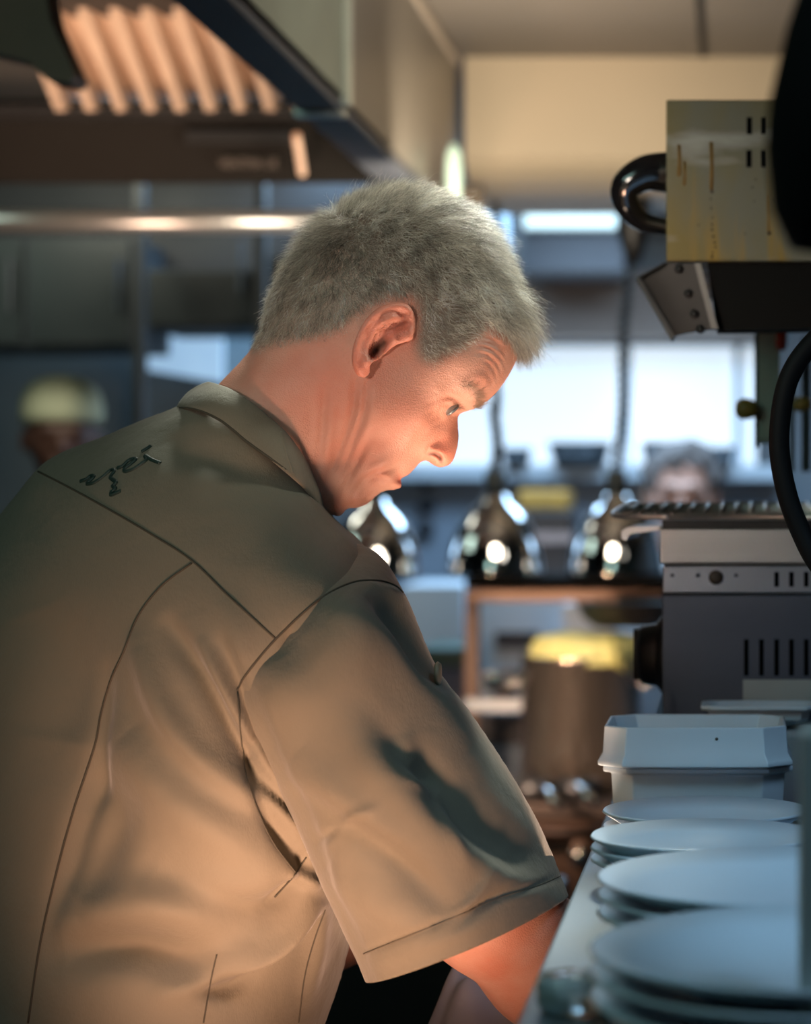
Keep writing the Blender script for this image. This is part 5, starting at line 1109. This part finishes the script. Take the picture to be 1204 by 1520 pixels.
# person in the cap: head bowed, face towards the camera
f1 = Frame(92, 640, 5.8)
def person_caps(zo):
    lean = 1
    sk = [(A3(0, .03, .01), A3(0, -.02, -.005), .082, .078, .02), (A3(0, -.05, -.02), A3(0, -.085, -.035), .06, .042, .03), (A3(0, -.02, -.08), A3(0, -.045, -.098), .010, .014, .012),
          (A3(-.035, .0, -.078), A3(.035, .0, -.078), .016, .016, .01), (A3(-.02, -.075, -.085), A3(.02, -.075, -.085), .010, .010, .012), (A3(-.084, -.01, .01), A3(-.086, -.04, .01), .014, .010, .006), (A3(.084, -.01, .01), A3(.086, -.04, .01), .014, .010, .006),
          (A3(0, -.06, .03), A3(0, -.19, .06), .055, .06, .03), (A3(0, -.19, .06), A3(0, -.34, .07), .05, .06, .02), (A3(-.17, -.28, .07), A3(.17, -.28, .07), .045, .045, .02), (A3(-.18, -.29, .07), A3(-.20, -.60, .0), .045, .036, .02), (A3(.18, -.29, .07), A3(.20, -.60, .0), .045, .036, .02), (A3(-.20, -.62, -.02), A3(-.14, -.66, -.26), .038, .028, .02), (A3(.20, -.62, -.02), A3(.14, -.66, -.26), .038, .028, .02)]
    sk += hand_caps(A3(-.14, -.66, -.26), A3(.3, -.1, -1), A3(0, 1, 0), 1, 1, .5) + hand_caps(A3(.14, -.66, -.26), A3(-.3, -.1, -1), A3(0, 1, 0), -1, 1, .5)
    ct = [(A3(0, -.22, .07), A3(0, -.20, .05), .07, .07, .03), (A3(-.17, -.27, .07), A3(.17, -.27, .07), .065, .065, .04), (A3(0, -.32, .07), A3(0, -.72, .09), .145, .13, .05), (A3(-.08, -.4, .06), A3(-.07, -.7, .08), .10, .11, .04), (A3(.08, -.4, .06), A3(.07, -.7, .08), .10, .11, .04),
          (A3(-.19, -.28, .07), A3(-.20, -.58, .03), .06, .05, .03), (A3(.19, -.28, .07), A3(.20, -.58, .03), .06, .05, .03), (A3(-.08, -.74, .09), A3(-.09, -zo + .075, .09), .10, .07, .04), (A3(.08, -.74, .09), A3(.09, -zo + .075, .09), .10, .07, .04)]
    return sk, ct
sk, ct = person_caps(f1.O[2])
p1 = bg_person(f1, sk, ct, 'dark-skinned person in a pale patterned cap looking down at the left', M_DS, mat('navy_jacket', (.035, .05, .065), .7, var=.1))
capm = mat('pale_cap', (.62, .62, .42), .7, var=.12, scale=25)
o_ = MB().lathe(Vector(f1.world(A3(0, .028, .01)[None])[0]), [(.094, -.008), (.097, .01), (.097, .03), (.090, .062), (.070, .088), (.035, .102), (.001, .106)], 36).build('cap', capm, p1, True); o_.modifiers.new('t', 'SOLIDIFY').thickness = .004
f2 = Frame(1012, 728, 6.1)
sk, ct = person_caps(f2.O[2])
p2 = bg_person(f2, sk, ct, 'grey-haired person with head bowed in front of the window', M_PS, mat('white_jacket', (.55, .58, .62), .7, var=.06))
hvv, hff = mesh_caps([(A3(0, .045, .02), A3(0, .02, .035), .082, .082, .02), (A3(-.05, .035, .0), A3(.05, .035, .0), .052, .052, .02), (A3(0, .07, -.02), A3(.03, .08, .0), .045, .045, .02)], .004, 1)
nn_ = vert_normals(hvv, hff); nn_ = nn_ if ((hvv - hvv.mean(0)) * nn_).sum() > 0 else -nn_; hvv = hvv + nn_ * (smooth_noise(hvv, 90, 77) * .004)[:, None]
link('hair', np_mesh('hair', f2.world(hvv), hff), mat('curly_grey', (.11, .09, .085), .8, var=.5, scale=60), p2)
gl = MB(); 
for s in (-1, 1): gl.tube([Vector(f2.world(A3(s * .032 + .022 * math.cos(a), -.005 + .017 * math.sin(a), -.092)[None])[0]) for a in np.linspace(0, 2 * PI, 18)[:-1]], .002, 6, closed=True)
gl.build('spectacles', M_BLACK, p2, True)
# ================================================================ LIGHT
def area(name, loc, to, size, power, col, size_y=None, spread=PI):
    l = bpy.data.lights.new(name, 'AREA'); l.energy = power; l.color = col; l.size = size
    if size_y: l.shape = 'RECTANGLE'; l.size_y = size_y
    l.spread = spread
    o = bpy.data.objects.new(name, l); COL.objects.link(o); o.location = loc
    o.rotation_euler = (Vector(to) - Vector(loc)).to_track_quat('-Z', 'Y').to_euler(); return o
w = bpy.data.worlds.new('world'); SC.world = w; w.use_nodes = True
w.node_tree.nodes['Background'].inputs[0].default_value = (.30, .42, .52, 1); w.node_tree.nodes['Background'].inputs[1].default_value = .06
WARM = (1, .56, .33)
area('work_lamp', (-.118, 1.70, 1.255), P(600, 660, 1.77), .08, .17, (1, .66, .47), spread=1.2)
area('bench_bounce', (-.190, 1.81, 1.13), P(600, 670, 1.79), .12, .95, (1, .72, .52), spread=1.3)  # added light standing in for bounce off the bench
area('low_lamp', (-.25, .85, .80), P(430, 1260, 1.65), .14, .82, (1, .56, .37), spread=.42)
area('ceiling_lamp', (.55, 1.92, 2.05), P(690, 360, 1.78), .16, .12, (.97, 1, .84), spread=.30)
area('overhead_lamp', (-.2, 2.3, 2.33), P(620, 320, 1.8), .2, .85, (.97, 1, .86), spread=.30)
area('green_fill', (-.9, .9, 2.33), (-.55, 1.8, 1.3), .7, 5.2, (.60, 1, .90))  # added soft green fill from above for the ambient light
area('front_fill', (-.95, -.3, 1.75), P(610, 420, 1.75), .3, .21, (1, .84, .70), spread=.28)  # added warm fill from behind the camera for hair and neck
area('crockery_fill', (.42, .9, 2.33), (.12, 1.5, 1.25), .5, 1.45, (.48, .75, 1), spread=.9)  # added cool light for the plates and dishes
area('hood_side_fill', (.6, 2.75, 2.28), (-.55, 3.3, 2.2), .3, 3.5, (1, .92, .78), spread=1.6)  # added light that brightens the hood side and its joint
area('back_room_fill', (-.3, 6.1, 2.34), (-.3, 6.1, 0), 1.6, 55, (.46, .72, 1), 1.0)  # added cool light hidden behind the beam, lifts the back room
area('rail_fill', (-2.1, 4.3, 2.25), (-1.9, 4.5, 2.0), .5, 3.0, (.75, 1, .85))  # added greenish light to brighten the left end of the rail
area('cap_person_fill', (-1.5, 5.2, 2.33), (-1.55, 5.8, 1.5), .4, 5.0, (1, 1, .82))  # added light for the person in the cap
area('beam_fill', (-.38, 3.9, 1.85), (-.38, 4.72, 2.22), .3, 7.5, (1, .84, .64))  # added warm light aimed away from camera to brighten the beam
area('range_lamp', (-1.05, 3.35, 1.45), (-1.1, 3.95, 2.2), .4, 5.0, (1, .68, .48), spread=1.2)
area('dome_glint_light', (-.1, 3.6, 2.0), P(800, 900, 4.9), .05, .05, (1, .96, .85))  # added tiny source for the glint on the chrome domes
area('pot_fill', (-.62, 3.9, 1.25), P(862, 1070, 4.7), .10, 1.3, (1, .62, .40), spread=.9)  # added warm light for the streak on the pot
# ================================================================ CAMERA
cam = bpy.data.objects.new('camera', bpy.data.cameras.new('camera')); COL.objects.link(cam); SC.camera = cam
cam.location = (0, 0, CZ); cam.rotation_euler = (PI / 2, 0, 0)
cd = cam.data; cd.sensor_fit = 'VERTICAL'; cd.sensor_height = 36; cd.lens = F / 1520 * 36
cd.shift_x = -(CX - 602) / 1520; cd.shift_y = (CY - 760) / 1520
cd.clip_start = .05; cd.clip_end = 60
cd.dof.use_dof = True; cd.dof.focus_distance = 1.70; cd.dof.aperture_fstop = 5.4; cd.dof.aperture_blades = 0
vs = SC.view_settings; vs.view_transform = 'Standard'; vs.look = 'None'; vs.gamma = 1; vs.use_curve_mapping = False; vs.exposure = 0.0
cy = SC.cycles
cy.max_bounces = 8; cy.diffuse_bounces = 3; cy.glossy_bounces = 4; cy.transmission_bounces = 6; cy.caustics_reflective = False; cy.caustics_refractive = False
cy.sample_clamp_indirect = 4.0; cy.use_denoising = True
